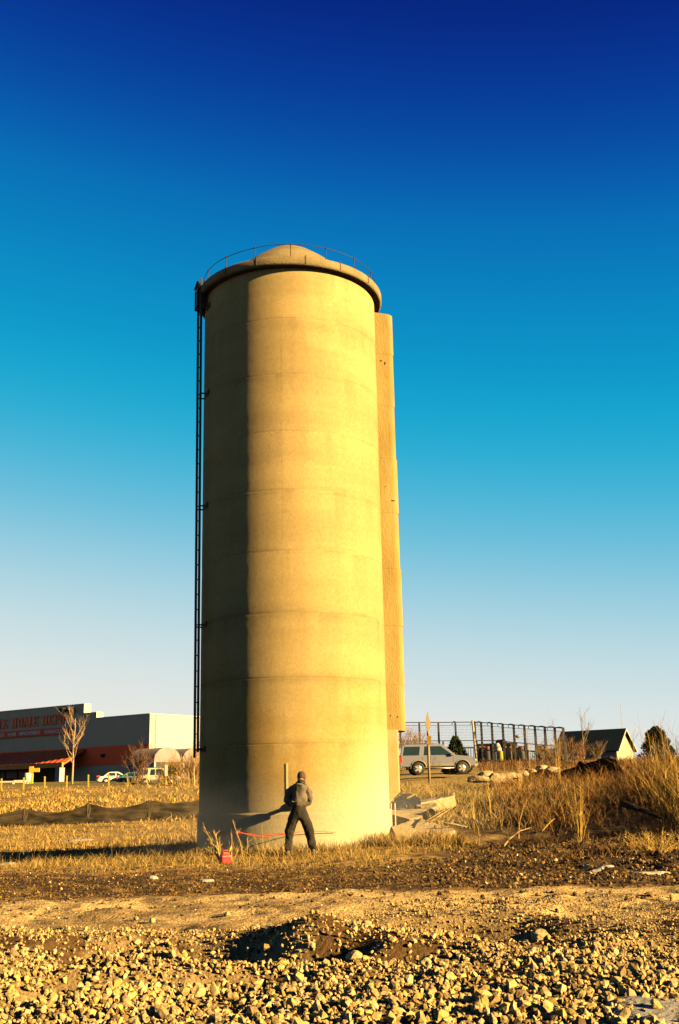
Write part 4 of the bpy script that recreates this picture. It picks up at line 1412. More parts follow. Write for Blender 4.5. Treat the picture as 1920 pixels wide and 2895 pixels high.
shrub(392, 112, 3.6, 2.2, 'dark purple brown bare bush before the corner of the store', (.11, .06, .04), 30, seed=4, r=.035)
shrub(500, 104, 2.6, 2.0, 'tan round bush left of the silo ladder', (.30, .19, .07), 34, seed=5, r=.03)
shrub(470, 110, 1.7, 1.6, 'low brown bush right of the pale van', (.19, .12, .055), 30, seed=6, r=.03)
shrub(545, 100, 2.7, 1.8, 'dense brown bush at the left edge of the silo', (.24, .14, .06), 34, seed=8, r=.03)
shrub(572, 106, 3.4, 1.8, 'tall brown bush half hidden by the silo edge', (.20, .12, .06), 30, seed=9, r=.03)
branch_tree(549, 96, 3.4, 'slim pale sapling among the bushes left of the silo', name='sapling', spread=.35, r0=.06, levels=2, tone=(.36, .26, .14), seed=12)
for i, (px, Y, hh) in enumerate([(455, 100, 1.0), (520, 97, 1.1), (385, 101, .8)]):
    shrub(px, Y, hh, 1.2, ['small straw coloured bush below the dark store bay', 'small straw coloured bush below the tan round bush', 'small low bush at the foot of the purple brown bush'][i], (.32, .21, .08), 24, seed=20 + i, r=.02)


def evergreen(px, py_base, Y, h, w, label, seed=1, name='evergreen_tree', tone=(.035, .05, .02), conic=True, zoff=0.0, n=2600, cat='evergreen tree'):
    x = at(px, py_base, Y).x; z = gh(x, Y) + zoff
    t = empty(name, (x, Y, z), label, cat)
    r2 = np.random.default_rng(seed)
    MB().tube([(0, 0, -.3), (0, 0, h * .5), (0, 0, h * .95)], [w * .08, w * .05, w * .01], 8).build('trunk', mat('dark_bark', (.07, .045, .03)), t)
    f = r2.uniform(0, 1, n) ** .8
    zz = h * (.03 + .97 * f)
    if conic: prof = np.interp(f, [0, .12, .3, .6, .85, 1], [.72, .98, 1.0, .66, .30, .04])
    else: prof = np.interp(f, [0, .25, .5, .75, .9, 1], [1.25, 1.2, .95, .7, .42, .1])
    a = r2.uniform(0, 2 * np.pi, n)
    lump = (.78 if conic else .52) + (.42 if conic else .85) * vn(a * 2.2 + 10, zz * 2.4 / h * 3, 200 + seed)
    rad = w / 2 * prof * lump * (1 - .45 * r2.uniform(0, 1, n) ** 2.5)
    P = np.stack([np.cos(a) * rad, np.sin(a) * rad, zz], 1)
    s = .055 * h ** .5 * r2.uniform(.5, 1.3, n) * (.6 + w * .25)
    # small sprays: three-sided leafy faces pointing out and up
    out = np.stack([np.cos(a), np.sin(a), np.full(n, .9)], 1) + r2.normal(0, .35, (n, 3)); out /= np.linalg.norm(out, axis=1)[:, None]
    side = np.cross(out, r2.normal(size=(n, 3))); side /= np.linalg.norm(side, axis=1)[:, None]
    V = np.stack([P - side * s[:, None] * .6, P + side * s[:, None] * .6, P + out * s[:, None] * 2.0], 1).reshape(-1, 3)
    F = np.arange(3 * n).reshape(-1, 3)
    c = np.repeat(np.array([tone]) * r2.uniform(.45, 1.7, (n, 1)) * np.where(r2.uniform(0, 1, (n, 1)) < .15, np.array([[2.2, 1.5, 1.0]]), 1), 3, 0)
    np_mesh('crown', V, F, mat('needles', (1, 1, 1), (.6, .6, .6), 5, .8, attr='tint', spec=.1), t, c)
    return t


evergreen(1290, 2140, 72, 2.5, 1.75, 'dark conical evergreen tree behind the bonnet of the silver car', 3, n=5200, zoff=-.15)


# ------------------------------------------------------------------ black fabric fence and yellow stakes
def silt_fence():
    tops = [(-40, 2311, 50.4), (0, 2302, 50.8), (35, 2294, 51.2), (70, 2286, 51.5), (71, 2286, 51.5), (110, 2295, 51.9), (160, 2297, 52.3), (205, 2290, 52.7), (250, 2272, 53), (251, 2272, 53), (300, 2283, 53.3),
            (350, 2283, 53.7), (390, 2275, 54), (423, 2262, 54.3), (424, 2262, 54.3), (480, 2271, 54.8), (540, 2266, 55.2), (608, 2253, 55.8), (760, 2250, 56.6)]
    P = [at(*p) for p in tops]
    org = Vector((P[3].x, P[3].y, gh(P[3].x, P[3].y)))
    t = empty('silt_fence', org, 'sagging black fabric erosion fence across the dry grass left of the silo', 'fence')
    V = []; n = 0; cols = []
    rows = 12
    fine = []
    for i in range(len(P) - 1):
        if (P[i + 1] - P[i]).length < .08: continue
        for k in range(8): fine.append(P[i].lerp(P[i + 1], k / 8))
    fine.append(P[-1])
    for q in fine:
        zb = gh(q.x, q.y) - .12
        for r in range(rows + 1):
            f = r / rows
            off = .14 * mnoise.noise(Vector((q.x * 1.3 + f * 1.2, f * 2.2, 3))) + .03 * mnoise.noise(Vector((q.x * 4 + f * 3, f * 5, 8)))
            V.append((q.x - org.x, q.y - org.y + off * (1 - f * .4) * 1.6, zb + (q.z - zb) * f - org.z))
    F = []
    for i in range(len(fine) - 1):
        for r in range(rows):
            a = i * (rows + 1) + r
            F.append((a, a + rows + 1, a + rows + 2, a + 1))
    m = mat('black_geotextile', (.034, .025, .016), (.004, .0035, .003), 1.6, .8, .4, 10, stretch=(.6, .6, 3), spec=.05)
    np_mesh('fabric', np.array(V), np.array(F), m, t, smooth=True)
    wd = mat('stake_wood', (.30, .21, .10), (.22, .15, .07), 8)
    for (px, top, Y) in [(71, 2285, 51.55), (250, 2270, 53.05), (423, 2262, 54.35), (608, 2254, 55.75)]:
        q = at(px, top, Y); z = gh(q.x, q.y) - .2
        MB().box(q.x - org.x - .022, q.x - org.x + .022, q.y - org.y - .07, q.y - org.y - .02, z - org.z, q.z - org.z).build('stake', wd, t)
        x0, y0, z0, z1 = q.x - org.x, q.y - org.y - .085, z + .15 - org.z, q.z - org.z
        b = MB(); b.add([(x0 - .03, y0, z1), (x0 + .06, y0, z1), (x0 + .16, y0 - .03, z1 - .25), (x0 + .05, y0, z0 + .2), (x0 - .28, y0 - .04, z0), (x0 - .03, y0, z0 + .25),
               (x0 - .03, y0 + .02, z1), (x0 + .06, y0 + .02, z1), (x0 + .16, y0, z1 - .25), (x0 + .05, y0 + .02, z0 + .2), (x0 - .28, y0 - .01, z0), (x0 - .03, y0 + .02, z0 + .25)],
              [(0, 1, 2, 3, 5), (5, 3, 4), (6, 11, 9, 8, 7), (11, 10, 9), (0, 6, 7, 1), (1, 7, 8, 2), (2, 8, 9, 3), (3, 9, 10, 4), (4, 10, 11, 5), (5, 11, 6, 0)])
        b.build('fabric_fold', mat('pale_fold', (.10, .075, .045), (.05, .035, .02), 6), t)


silt_fence()

yl = mat('yellow_stake', (.34, .25, .04), (.28, .2, .03), 5, .7)
stk = [(5, 2201, 2236, 0), (68, 2198, 2232, 0), (128, 2195, 2228, .03), (190, 2193, 2225, .01), (251, 2190, 2223, .02), (309, 2189, 2221, .05), (364, 2187, 2220, .16), (419, 2188, 2218, .22), (473, 2186, 2215, .3)]
slab = ['leftmost yellow stake, at the picture edge on the grass berm', 'yellow stake before the white rails of the store', 'yellow stake before the dark store entrance', 'yellow stake just left of the bare young tree',
        'yellow stake right of the bare young tree', 'yellow stake before the white parked car', 'slightly leaning yellow stake beside the purple brown bush', 'leaning yellow stake before the pale van', 'most tilted yellow stake, nearest the silo']
for i, (px, t0, b0, ln) in enumerate(stk):
    Y = 97 + i * .3
    a = at(px, t0, Y); x = at(px, b0, Y).x
    z = gh(a.x, Y)
    hgt = a.z - z
    b = MB().box(-.055, .055, -.03, .03, -.3, hgt * .99)
    b.box(-.06, .06, -.035, .035, hgt * .8, hgt)
    o = b.build('marker_stake', yl); o.location = (a.x, Y, z); o.rotation_euler = (0, -ln, 0)
    setp(o, slab[i], 'stake', 'yellow stakes along the berm')
    if px == 473:
        s_ = empty('white_marker_board', (a.x - .1, Y - .1, z), 'small white board standing at the most tilted stake', 'board')
        MB().box(-.13, .13, 0, .05, .75, 1.75).build('panel', mat('white_board', (.4, .38, .33)), s_, bevel=.02)
        MB().box(-.03, .03, .01, .04, -.3, .75).build('post', yl, s_)


# ------------------------------------------------------------------ diamond sign
def diamond_sign():
    Y = 54.0
    top = at(1211, 2012, Y); bot = at(1209.5, 2080, Y)
    foot = at(1214, 2195, Y)
    z = gh(foot.x, Y)
    t = empty('road_sign', (foot.x, Y, z), 'diamond road sign seen almost edge-on, on a pale wooden post before the silver car', 'road sign')
    c = (top + bot) / 2 - Vector((foot.x, Y, z)); h = (top.z - bot.z) / 2
    M = Matrix.Translation(c) @ Matrix.Rotation(R_(72), 4, 'Z')
    m = mat('sign_back', (.11, .085, .05), (.085, .065, .04), 3, .7)
    MB().prism([(-h, 0), (0, -h), (h, 0), (0, h)], -.006, .006, M).build('sign_panel', m, t, bevel=.004)
    MB().box(-.05, .05, .008, .05, -h * .8, h * .55, M).build('bracket', mat('sign_strap', (.12, .11, .11)), t)
    p1 = bot - Vector((foot.x, Y, z))
    MB().tube([(0, .06, -.4), (p1.x * .5, .06, p1.z * .5), (p1.x + .02, .06, p1.z + .3)], [.065, .062, .055], 8).build('post', mat('post_wood', (.17, .125, .07), (.13, .095, .05), 9), t)
    q = at(1213, 2092, Y) - Vector((foot.x, Y, z))
    MB().box(q.x - .11, q.x + .11, -.03, -.01, q.z - .22, q.z + .2).build('tag', mat('tag_brown', (.20, .12, .03)), t)


diamond_sign()


# ------------------------------------------------------------------ tall metal enclosure
def enclosure():
    blk = mat('enclosure_steel', (.028, .026, .028), (.02, .018, .02), 4, .6)
    org = at(1345, 2150, 103)
    zg = gh(org.x, 103)
    t = empty('metal_enclosure', (org.x, 103, zg), 'tall dark metal enclosure of many posts with wire panels on the hillside', 'enclosure')
    O = Vector((org.x, 103, zg))
    front = [(1082, 2041, 103), (1131, 2041, 103), (1185, 2041, 103), (1239, 2041, 103), (1287, 2040.5, 103), (1342, 2040, 103), (1360, 2041, 102), (1390, 2043, 101), (1421, 2046, 100), (1452, 2048, 99), (1482, 2050, 98), (1512, 2052, 97), (1540, 2054, 96), (1568, 2055.5, 95), (1592, 2057, 94.2)]
    F = [at(*p) - O for p in front]
    B = [f + Vector((2.6 if i > 5 else 1.2, 9.0, -1.35)) for i, f in enumerate(F)]
    def base(f): return gh(f.x + O.x, f.y + O.y) - .3 - O.z
    for i, f in enumerate(F):
        r = .10 if i > 5 else .085
        MB().box(f.x - r, f.x + r, f.y - r, f.y + r, base(f), f.z).build('post', blk, t)
    for i, f in enumerate(B):
        MB().box(f.x - .075, f.x + .075, f.y - .07, f.y + .07, base(f), f.z).build('back_post', blk, t)
    # top rails, mid rail, bottom rail and wire panels
    tan = mat('tan_beam', (.22, .17, .09), (.17, .13, .07), 3)
    wire = mat('wire_grey', (.05, .048, .05), rough=.6)
    for row, nm in ((F, 'front'), (B, 'back')):
        for i in range(len(row) - 1):
            a, c = row[i], row[i + 1]
            d = (c - a); L = Vector((d.x, d.y, 0)).length
            M = frame(Vector((a.x, a.y, 0)), Vector((d.x, d.y, 0)))
            sl = (c.z - a.z) / L
            def bar(z0, w, m_, name, dep=.04, par=t):
                b = MB()
                v = [(0.11, y, a.z + z0 + k + sl * .11) for y in (-dep, dep) for k in (-w, w)] + [(L - .11, y, a.z + z0 + k + sl * (L - .11)) for y in (-dep, dep) for k in (-w, w)]
                b.add(v, [(0, 1, 3, 2), (4, 6, 7, 5), (0, 4, 5, 1), (2, 3, 7, 6), (1, 5, 7, 3), (0, 2, 6, 4)], M)
                return b.build(name, m_, par)
            bar(-.05, .04, blk, 'top_rail')
            if nm == 'front':
                bar(-.32, .022, blk, 'rail')
                zb = (base(a) + base(c)) / 2 + .3
                H = a.z - zb
                w = MB(); k = 0.0
                while k < L:
                    w.box(k - .006, k + .006, -.003, .003, zb, a.z - .35 + sl * k, M); k += .13
                zz = zb + .3
                while zz < a.z - .4:
                    w.box(.1, L - .1, -.007, -.004, zz - .006, zz + .006, M); zz += .25
                w.build('wire_panel', wire, t)
                bar(-H + .25, .05, tan if i > 5 else blk, 'bottom_rail')
            else:
                if i >= 1:
                    bar(-.75, .07, tan if i > 5 else blk, 'beam', .08)
                k = 0.15
                w = MB()
                while k < L:
                    w.box(k - .03, k + .03, -.02, .02, base(a) + .3, a.z - .8 + sl * k, M); k += .26
                w.build('picket_panel', wire, t)
    # arched struts from front posts back
    for i, f in enumerate(F):
        if i < 4: continue
        bb = B[i]; pts = []
        for k in range(7):
            u = k / 6
            pts.append((f.x + (bb.x - f.x) * u * .55 - (1.1 * math.sin(u * 1.57) if i > 5 else .5 * u), f.y + (bb.y - f.y) * u * .55, f.z + .16 * math.sin(math.pi * u) - .0 * u))
        MB().tube(pts, .035, 6).build('top_arch', blk, t)
    # dark screens hung on the lower part of the back
    scr = mat('dark_screen', (.05, .05, .055), (.03, .032, .036), .8, .9)
    for i in range(5, len(B) - 1):
        a, c = B[i], B[i + 1]
        if i in (9,): continue
        d = (c - a); M = frame(Vector((a.x, a.y + .15, 0)), Vector((d.x, d.y, 0))); L = Vector((d.x, d.y, 0)).length
        MB().box(.1, L - .1, 0, .03, base(a), a.z + .05 - .22 * (i % 3), M).build('screen', scr, t)
    # pale leaning pole at the corner
    a = at(1336, 2036, 101.5); c = at(1347, 2152, 101.5)
    o = MB().tube([Vector((0, 0, -.3)), a - c], [.12, .10], 10).build('pale_pole', mat('pale_pole_paint', (.27, .23, .18), (.23, .19, .15), 3))
    o.location = c
    setp(o, 'pale leaning pole at the corner of the dark metal enclosure', 'pole')


enclosure()


def lumpy(name, px, py, Y, sx, sy, sz, tone, label, cat, seed=1, group=None):
    v, f = ico(3)
    r3 = np.random.default_rng(seed)
    p = v * (1 + .25 * (vn(v[:, 0] * 2 + 5 + seed, v[:, 2] * 2 + 7, seed) - .5)[:, None]) * np.array([sx, sy, sz])
    c = at(px, py, Y)
    o = np_mesh(name, p, f, mat('tinted_' + name, tone, tuple(k * .7 for k in tone), 3, .7), None, smooth=True)
    o.location = c
    return setp(o, label, cat, group)


def on_hill(px, Y): x = at(px, 2150, Y).x; return Vector((x, Y, gh(x, Y)))


# merchandise standing inside the enclosure
p = on_hill(1412, 101.6); q = at(1404, 2100, 101.6)
t = empty('covered_bundle', p, 'yellow and white upright covered bundle inside the metal enclosure', 'bundle')
zt = q.z - p.z
MB().lathe([(.28, -.2), (.34, .4), (.33, zt * .55)], 14, Matrix.Translation((.15, 0, 0))).build('yellow_cover', mat('yellow_cover', (.32, .28, .03), (.26, .22, .03), 3), t)
MB().lathe([(.33, zt * .55), (.30, zt * .8), (.16, zt * .98), (.001, zt)], 14, Matrix.Translation((.05, 0, 0)) @ Matrix.Rotation(-.1, 4, 'Y')).build('white_top', mat('white_cover', (.33, .31, .27), (.28, .26, .22), 3), t)
org_ = mat('orange_barrel', (.17, .06, .03), (.13, .045, .02), 3)
for i, px in enumerate([1358, 1370, 1381, 1430, 1445, 1462, 1478, 1534]):
    p = on_hill(px, 104.5 - i * .3)
    zt = at(px, 2110, p.y).z - p.z
    tt = empty('orange_barrel', p, 'small orange topped container in the row inside the metal enclosure', 'container', 'orange topped containers in the enclosure')
    MB().lathe([(.18, -.2), (.21, .1), (.2, zt - .42), (.001, zt - .42)], 14).build('base', mat('dark_barrel', (.04, .04, .05)), tt)
    MB().lathe([(.14, zt - .32), (.17, zt - .3), (.17, zt - .08), (.14, zt), (.001, zt)], 14).build('lid', org_, tt)
p = at(1464, 2082, 100.5)
lumpy('yellow_bundle', 1464, 2082, 105.5, .22, .2, .16, (.17, .12, .03), 'small yellow object on the tan beam of the metal enclosure', 'hood', 4)


# ------------------------------------------------------------------ house on the right
def house():
    Y = 130.0
    rd = Vector((math.cos(R_(38)), -math.sin(R_(38)), 0)); gd = Vector((math.sin(R_(38)), math.cos(R_(38)), 0))
    apexR = at(1762, 2062, Y)
    # front right eave
    fe = at(1735, 2117, Y - 2.7)
    half = 2.4
    zr = apexR.z; ze = fe.z
    zb = gh(apexR.x, Y) - .6
    # length of ridge to reach photo x 1592
    L = 0
    while px_of(np.array([apexR - rd * L]))[0][0] > 1594: L += .1
    O = Vector((apexR.x, apexR.y, 0))
    t = empty('house', O, 'small house with dark green roof and sunlit cream gable right of the enclosure', 'house')
    M = Matrix((-rd, -gd, Vector((0, 0, 1)))).transposed().to_4x4()      # x to the left along the ridge, y to the front
    wall = mat('house_wall', (.16, .15, .16), (.13, .12, .13), 1)
    gab = mat('gable_siding', (.22, .195, .15), (.20, .175, .135), .6)
    grn = mat('green_roof', (.005, .017, .018), (.003, .012, .014), 1.2, .8)
    MB().box(.02, L, -half, half, zb, ze + .1, M).build('wall', wall, t)
    b = MB(); b.add([M @ Vector(p) for p in [(-.0, half, zb), (-.0, -half, zb), (-.0, -half, ze), (-.0, 0, zr - .05), (-.0, half, ze), (.15, half, zb), (.15, -half, zb), (.15, -half, ze), (.15, 0, zr - .05), (.15, half, ze)]],
                    [(0, 1, 2, 3, 4), (9, 8, 7, 6, 5), (0, 5, 6, 1), (1, 6, 7, 2), (2, 7, 8, 3), (3, 8, 9, 4), (4, 9, 5, 0)])
    b.build('gable', gab, t)
    for sgn in (1, -1):
        b = MB(); e = 1.12
        zo = zr + (ze - zr) * e
        vs = [(-.35, 0, zr), (L + .3, 0, zr), (L + .3, sgn * half * e, zo), (-.35, sgn * half * e, zo)]
        vs += [(x, y, z + .12) for x, y, z in vs]
        b.add([M @ Vector(v) for v in vs], [(0, 1, 2, 3), (7, 6, 5, 4), (0, 4, 5, 1), (1, 5, 6, 2), (2, 6, 7, 3), (3, 7, 4, 0)])
        b.build('roof_slope', grn, t)
        b = MB(); vs = [(-.38, 0, zr - .12), (-.38, sgn * half * e, zo - .12), (-.38, sgn * half * e, zo + .10), (-.38, 0, zr + .10)]
        vs += [(x - .05, y, z) for x, y, z in vs]
        b.add([M @ Vector(v) for v in vs], [(0, 1, 2, 3), (7, 6, 5, 4), (0, 4, 5, 1), (1, 5, 6, 2), (2, 6, 7, 3), (3, 7, 4, 0)])
        b.build('barge_board', mat('white_trim', (.30, .28, .24)), t)
    post = mat('porch_post', (.28, .24, .18))
    for px in (1621, 1663):
        d = L * (1762 - px) / (1762 - 1592)
        MB().box(d - .1, d + .1, half + .9, half + 1.1, zb, ze - .25, M).build('porch_post', post, t)
    for px in (1600, 1640, 1700):
        d = L * (1762 - px) / (1762 - 1592)
        w = MB().box(d - .45, d + .45, half - .02, half + .03, ze - 1.6, ze - .5, M).build('window', mat('house_glass', (.03, .04, .06), rough=.2), t)
        for k in (-.5, .5): MB().box(d + k - .05, d + k + .05, half + .003, half + .05, ze - 1.68, ze - .42, M).build('frame', post, w)


house()
branch_tree(1656, 118, 4.9, 'thin bare tree rising before the green roof', spread=.55, r0=.09, levels=3, tone=(.17, .13, .09), n0=9, seed=21, trunk_h=.3)
shrub(1636, 112, 2.1, 1.9, 'rusty brown bush before the house wall', (.22, .10, .05), 26, seed=31, r=.03)
shrub(1690, 108, 1.8, 1.7, 'dark twiggy bush below the eave of the house', (.14, .09, .05), 26, seed=32, r=.03)
shrub(1598, 98, 2.2, 1.6, 'brown bush at the right end of the enclosure', (.17, .10, .05), 26, seed=33, r=.03)
shrub(1556, 86, 1.9, 1.9, 'grey brown bush below the right end of the enclosure', (.19, .12, .06), 30, seed=34, r=.025)
shrub(1160, 84, 2.9, 2.6, 'pinkish brown bush behind the roof of the silver car', (.24, .14, .08), 36, seed=35, r=.03)
evergreen(1858, 2110, 88, 2.6, 1.9, 'dark round-headed evergreen on the skyline at the far right', 9, conic=False, n=5200, zoff=.2, tone=(.022, .032, .018))
for (px, Y, h, lb, sd) in [(1450, 92, 2.0, 'thin bare sapling before the enclosure posts', 41), (1500, 62, 2.6, 'bare pale sapling crossing the enclosure lower rail', 42), (1575, 60, 3.2, 'tall pale sapling between the enclosure and the house', 43), (1800, 60, 2.4, 'thin brown sapling right of the cream gable', 44), (1885, 40, 2.6, 'leggy sapling at the right picture edge', 45)]:
    branch_tree(px, Y, h, lb, name='sapling', spread=.35, r0=.028, levels=2, tone=(.26, .17, .08), n0=7, seed=sd, trunk_h=.2)
# distant mast
p = on_hill(1768, 300)
t = empty('radio_mast', p, 'very thin distant mast on the skyline right of the house', 'mast')
zt = at(1768, 1990, 300).z - p.z
MB().tube([(0, 0, -1), (0, 0, zt)], [.10, .06], 6).build('pole', mat('mast_grey', (.25, .26, .27)), t)
for k in (.5, .7, .85): MB().box(-.5, .5, -.05, .05, zt * k, zt * k + .12).build('crossbar', mat('mast_grey', (.25, .26, .27)), t)


# ------------------------------------------------------------------ broken slabs, tarp, logs
M_slab = mat('slab_concrete', (.25, .19, .11), (.15, .11, .06), 3.5, .92, 1.0, 16, contrast=(.3, .6))
M_edge = M_slab


def slab_obj(corners, th, label, name='concrete_slab', m=None, seed=0, cat='concrete slab', rough=.03):
    T = [at(*c) for c in corners]
    c0 = sum(T, Vector()) / len(T)
    R = random.Random(seed)
    # subdivide the outline for a broken edge
    out = []
    for i, a in enumerate(T):
        b_ = T[(i + 1) % len(T)]
        k = max(2, int((b_ - a).length / .16))
        for j in range(k):
            q = a.lerp(b_, j / k)
            if j: q += Vector((R.uniform(-1, 1), R.uniform(-1, 1), R.uniform(-.3, .3))) * rough
            out.append(q - c0)
    nrm = Vector()
    for i in range(len(out)): nrm += out[i].cross(out[(i + 1) % len(out)])
    nrm.normalize()
    if nrm.z < 0: nrm = -nrm
    n = len(out)
    bm = MB()
    low = [q - nrm * th + Vector((R.uniform(-1, 1), R.uniform(-1, 1), 0)) * rough for q in out]
    mid = [q - nrm * th * .5 + (q.normalized() * R.uniform(-.02, .03)) for q in out]
    vs = [Vector()] + out + mid + low + [-nrm * th]
    fs = [(0, 1 + i, 1 + (i + 1) % n) for i in range(n)]
    fs += [(1 + i, 1 + n + i, 1 + n + (i + 1) % n, 1 + (i + 1) % n) for i in range(n)]
    fs += [(1 + n + i, 1 + 2 * n + i, 1 + 2 * n + (i + 1) % n, 1 + n + (i + 1) % n) for i in range(n)]
    fs += [(len(vs) - 1, 1 + 2 * n + (i + 1) % n, 1 + 2 * n + i) for i in range(n)]
    bm.add(vs, fs)
    o = bm.build(name, m or M_slab); o.location = c0
    return setp(o, label, cat)


slab_obj([(1108, 2338, 27.9), (1185, 2311, 29.6), (1232, 2328, 28.9), (1212, 2356, 27.7), (1196, 2373, 27.2), (1122, 2368, 27.1)], .13, 'large flat broken concrete slab nearest the man, right of the silo foot', seed=1)
slab_obj([(1234, 2329, 28.9), (1280, 2340, 28.3), (1287, 2347, 28.0), (1222, 2362, 27.4), (1215, 2354, 27.7)], .17, 'smaller broken slab joined to the right edge of the large flat slab', seed=2)
slab_obj([(1098, 2290, 30.6), (1202, 2287, 31.2), (1203, 2293, 30.6), (1188, 2309, 29.6), (1158, 2316, 29.3), (1099, 2300, 29.8)], .17, 'pale slab above the large flat slab, touching the silo foot', seed=3)
slab_obj([(1186, 2262, 33.6), (1270, 2238, 35), (1284, 2236, 34.5), (1281, 2250, 33.0), (1190, 2270, 32.2)], .32, 'long slab half buried under pale grass behind the others', seed=4)
slab_obj([(1176, 2276, 31.8), (1230, 2268, 32.2), (1238, 2278, 31.4), (1200, 2290, 31.0)], .14, 'small slab piece at the dark pipe mouth', seed=5)
# dark curled sheet behind the pale slab
tp = mat('dark_sheet', (.016, .020, .028), (.010, .013, .020), 2, .7, .3, 8)
slab_obj([(1107, 2272, 31.8), (1120, 2258, 32.3), (1138, 2244, 33), (1160, 2243, 33.4), (1186, 2257, 33), (1190, 2268, 32.3), (1166, 2285, 31.6), (1112, 2284, 31.2)], .06, 'dark blue grey sheet lying curled behind the pale slab', 'dark_sheet', tp, 6, 'sheet')


def pipe(px, py, Y, r, L, label):
    c = at(px, py, Y)
    o = MB().lathe([(r * .86, -L), (r * .86, 0), (r, 0), (r, -L)], 24, Matrix.Rotation(R_(80), 4, 'X') @ Matrix.Rotation(0, 4, 'Y')).build('drain_pipe', mat('black_pipe', (.012, .012, .012), (.008, .008, .008), rough=.6))
    o.location = c; o.rotation_euler = (0, 0, R_(12))
    return setp(o, label, 'pipe')


pipe(1219, 2299, 29.8, .13, .9, 'short black pipe end poking out right of the pale slab')


def stick(pts, r, label, name='branch', tone=(.22, .145, .055), cat='branch', group=None, twigs=3):
    P = [at(*p) for p in pts]; o0 = P[0].copy()
    b = MB(); Q = [p - o0 for p in P]
    b.tube(Q, [r * (1 - .55 * i / (len(Q) - 1)) for i in range(len(Q))], 7)
    for k in range(twigs):
        f = random.uniform(.2, .95); i = min(int(f * (len(Q) - 1)), len(Q) - 2)
        q = Q[i].lerp(Q[i + 1], .5); d = Vector((random.uniform(-.3, .3), random.uniform(-.2, .2), random.uniform(-.05, .3)))
        b.tube([q, q + d * .5, q + d], [r * .4, r * .3, r * .15], 5)
    o = b.build(name, mat('wood_%d_%d' % (int(tone[0] * 1000), int(tone[2] * 1000)), tone, tuple(v * .6 for v in tone), 9, .9)); o.location = o0
    return setp(o, label, cat, group)


stick([(1148, 2258, 31.4), (1160, 2252, 31.5), (1172, 2246, 31.6)], .035, 'short pale stick lying across the dark sheet', twigs=0)
stick([(1205, 2322, 28.2), (1232, 2306, 28.6), (1258, 2290, 29)], .028, 'pale branch pointing up right beyond the large flat slab')
stick([(1214, 2325, 28.0), (1245, 2305, 28.4), (1290, 2276, 29.3)], .022, 'longer thin pale branch beside the first one')
stick([(1255, 2326, 28.0), (1290, 2331, 28.2), (1320, 2338, 28.3)], .03, 'grey brown pole lying right of the slabs', tone=(.2, .15, .08))
stick([(1340, 2318, 27), (1352, 2345, 26.4), (1356, 2390, 25.2)], .02, 'golden leaning branch among the dark clods')
stick([(1425, 2392, 24.2), (1440, 2372, 24.8), (1468, 2350, 25.3), (1500, 2340, 25.5)], .022, 'curved golden branch on the dark slope', twigs=5)
stick([(1630, 2407, 23.2), (1650, 2395, 23.6), (1672, 2380, 24)], .02, 'small pale branch at the foot of the reed clump')
stick([(1532, 2350, 25.4), (1550, 2330, 25.9), (1568, 2314, 26.3)], .022, 'pale angled branch left of the reed clump')
lg = stick([(1755, 2272, 27.0), (1790, 2282, 26.8), (1830, 2296, 26.5), (1872, 2313, 26.2)], .085, 'charred black log lying across the brush on the right', 'charred_log', (.004, .003, .0025), 'log', twigs=2)


def heap():
    Y = 48.0
    top = [(1500, 2182), (1540, 2172), (1570, 2184), (1600, 2176), (1628, 2168), (1640, 2152), (1652, 2160), (1690, 2148), (1720, 2140), (1742, 2148), (1756, 2172), (1775, 2204)]
    xs = []; zs = []
    P = [at(px, py, Y) for px, py in top]
    xs = np.array([p.x for p in P]); zt = np.array([p.z for p in P])
    X = np.linspace(xs[0], xs[-1], 90); T = np.linspace(-1, 1, 30)
    XX, TT = np.meshgrid(X, T)
    crest = np.interp(XX, xs, zt)
    g = ground_h(XX, Y + TT * .9) - .15
    prof = np.clip(1 - np.abs(TT) ** 2.2, 0, 1)
    hgt = np.maximum(crest - g, 0)
    Z = g + hgt * prof + .10 * fbm(XX * 3, TT * 3, 301, 4) * prof
    YY = Y + TT * .9 + .12 * fbm(XX * 2, TT * 2, 305, 3)
    V = np.stack([XX - xs[5], YY - Y, Z], -1).reshape(-1, 3)
    nx = len(X); ny = len(T)
    i = (np.arange(ny - 1)[:, None] * nx + np.arange(nx - 1)[None]).ravel()
    F = np.stack([i, i + 1, i + nx + 1, i + nx], 1)
    o = np_mesh('tarp_heap', V, F, mat('black_tarp', (.0015, .0015, .002), (.0008, .0008, .001), 3, 1.0, .4, 8, spec=0), None, smooth=True)
    o.location = (xs[5], Y, 0)
    setp(o, 'long black tarp covered heap on the slope before the house', 'tarp heap')


heap()
# pale rubble row behind the brush
R2 = random.Random(5)
rub = [(1352, 2200, 44, .5, .14), (1378, 2193, 45, .45, .22), (1402, 2196, 44.5, .42, .26), (1425, 2195, 45, .4, .2), (1450, 2190, 46, .42, .14), (1478, 2186, 47, .3, .12), (1500, 2180, 47.5, .3, .16), (1535, 2172, 48, .34, .16), (1560, 2172, 47, .36, .12)]
vv3, ff3 = ico(2)
sh3 = rock_shapes(6, vv3, 9)
for i, (px, py, Y, sx, sz) in enumerate(rub):
    c = at(px, py, Y)
    P_ = sh3[i % 6] * np.array([sx * 1.05, .32, sz * 1.3])
    z0 = gh(c.x, Y)
    o = np_mesh('rubble_block', P_, ff3, M_slab, None); o.location = (c.x, Y, max(z0 + sz * .35, c.z - sz * .3))
    setp(o, 'pale block in the row of broken concrete behind the brush', 'rubble', 'row of broken concrete behind the brush')


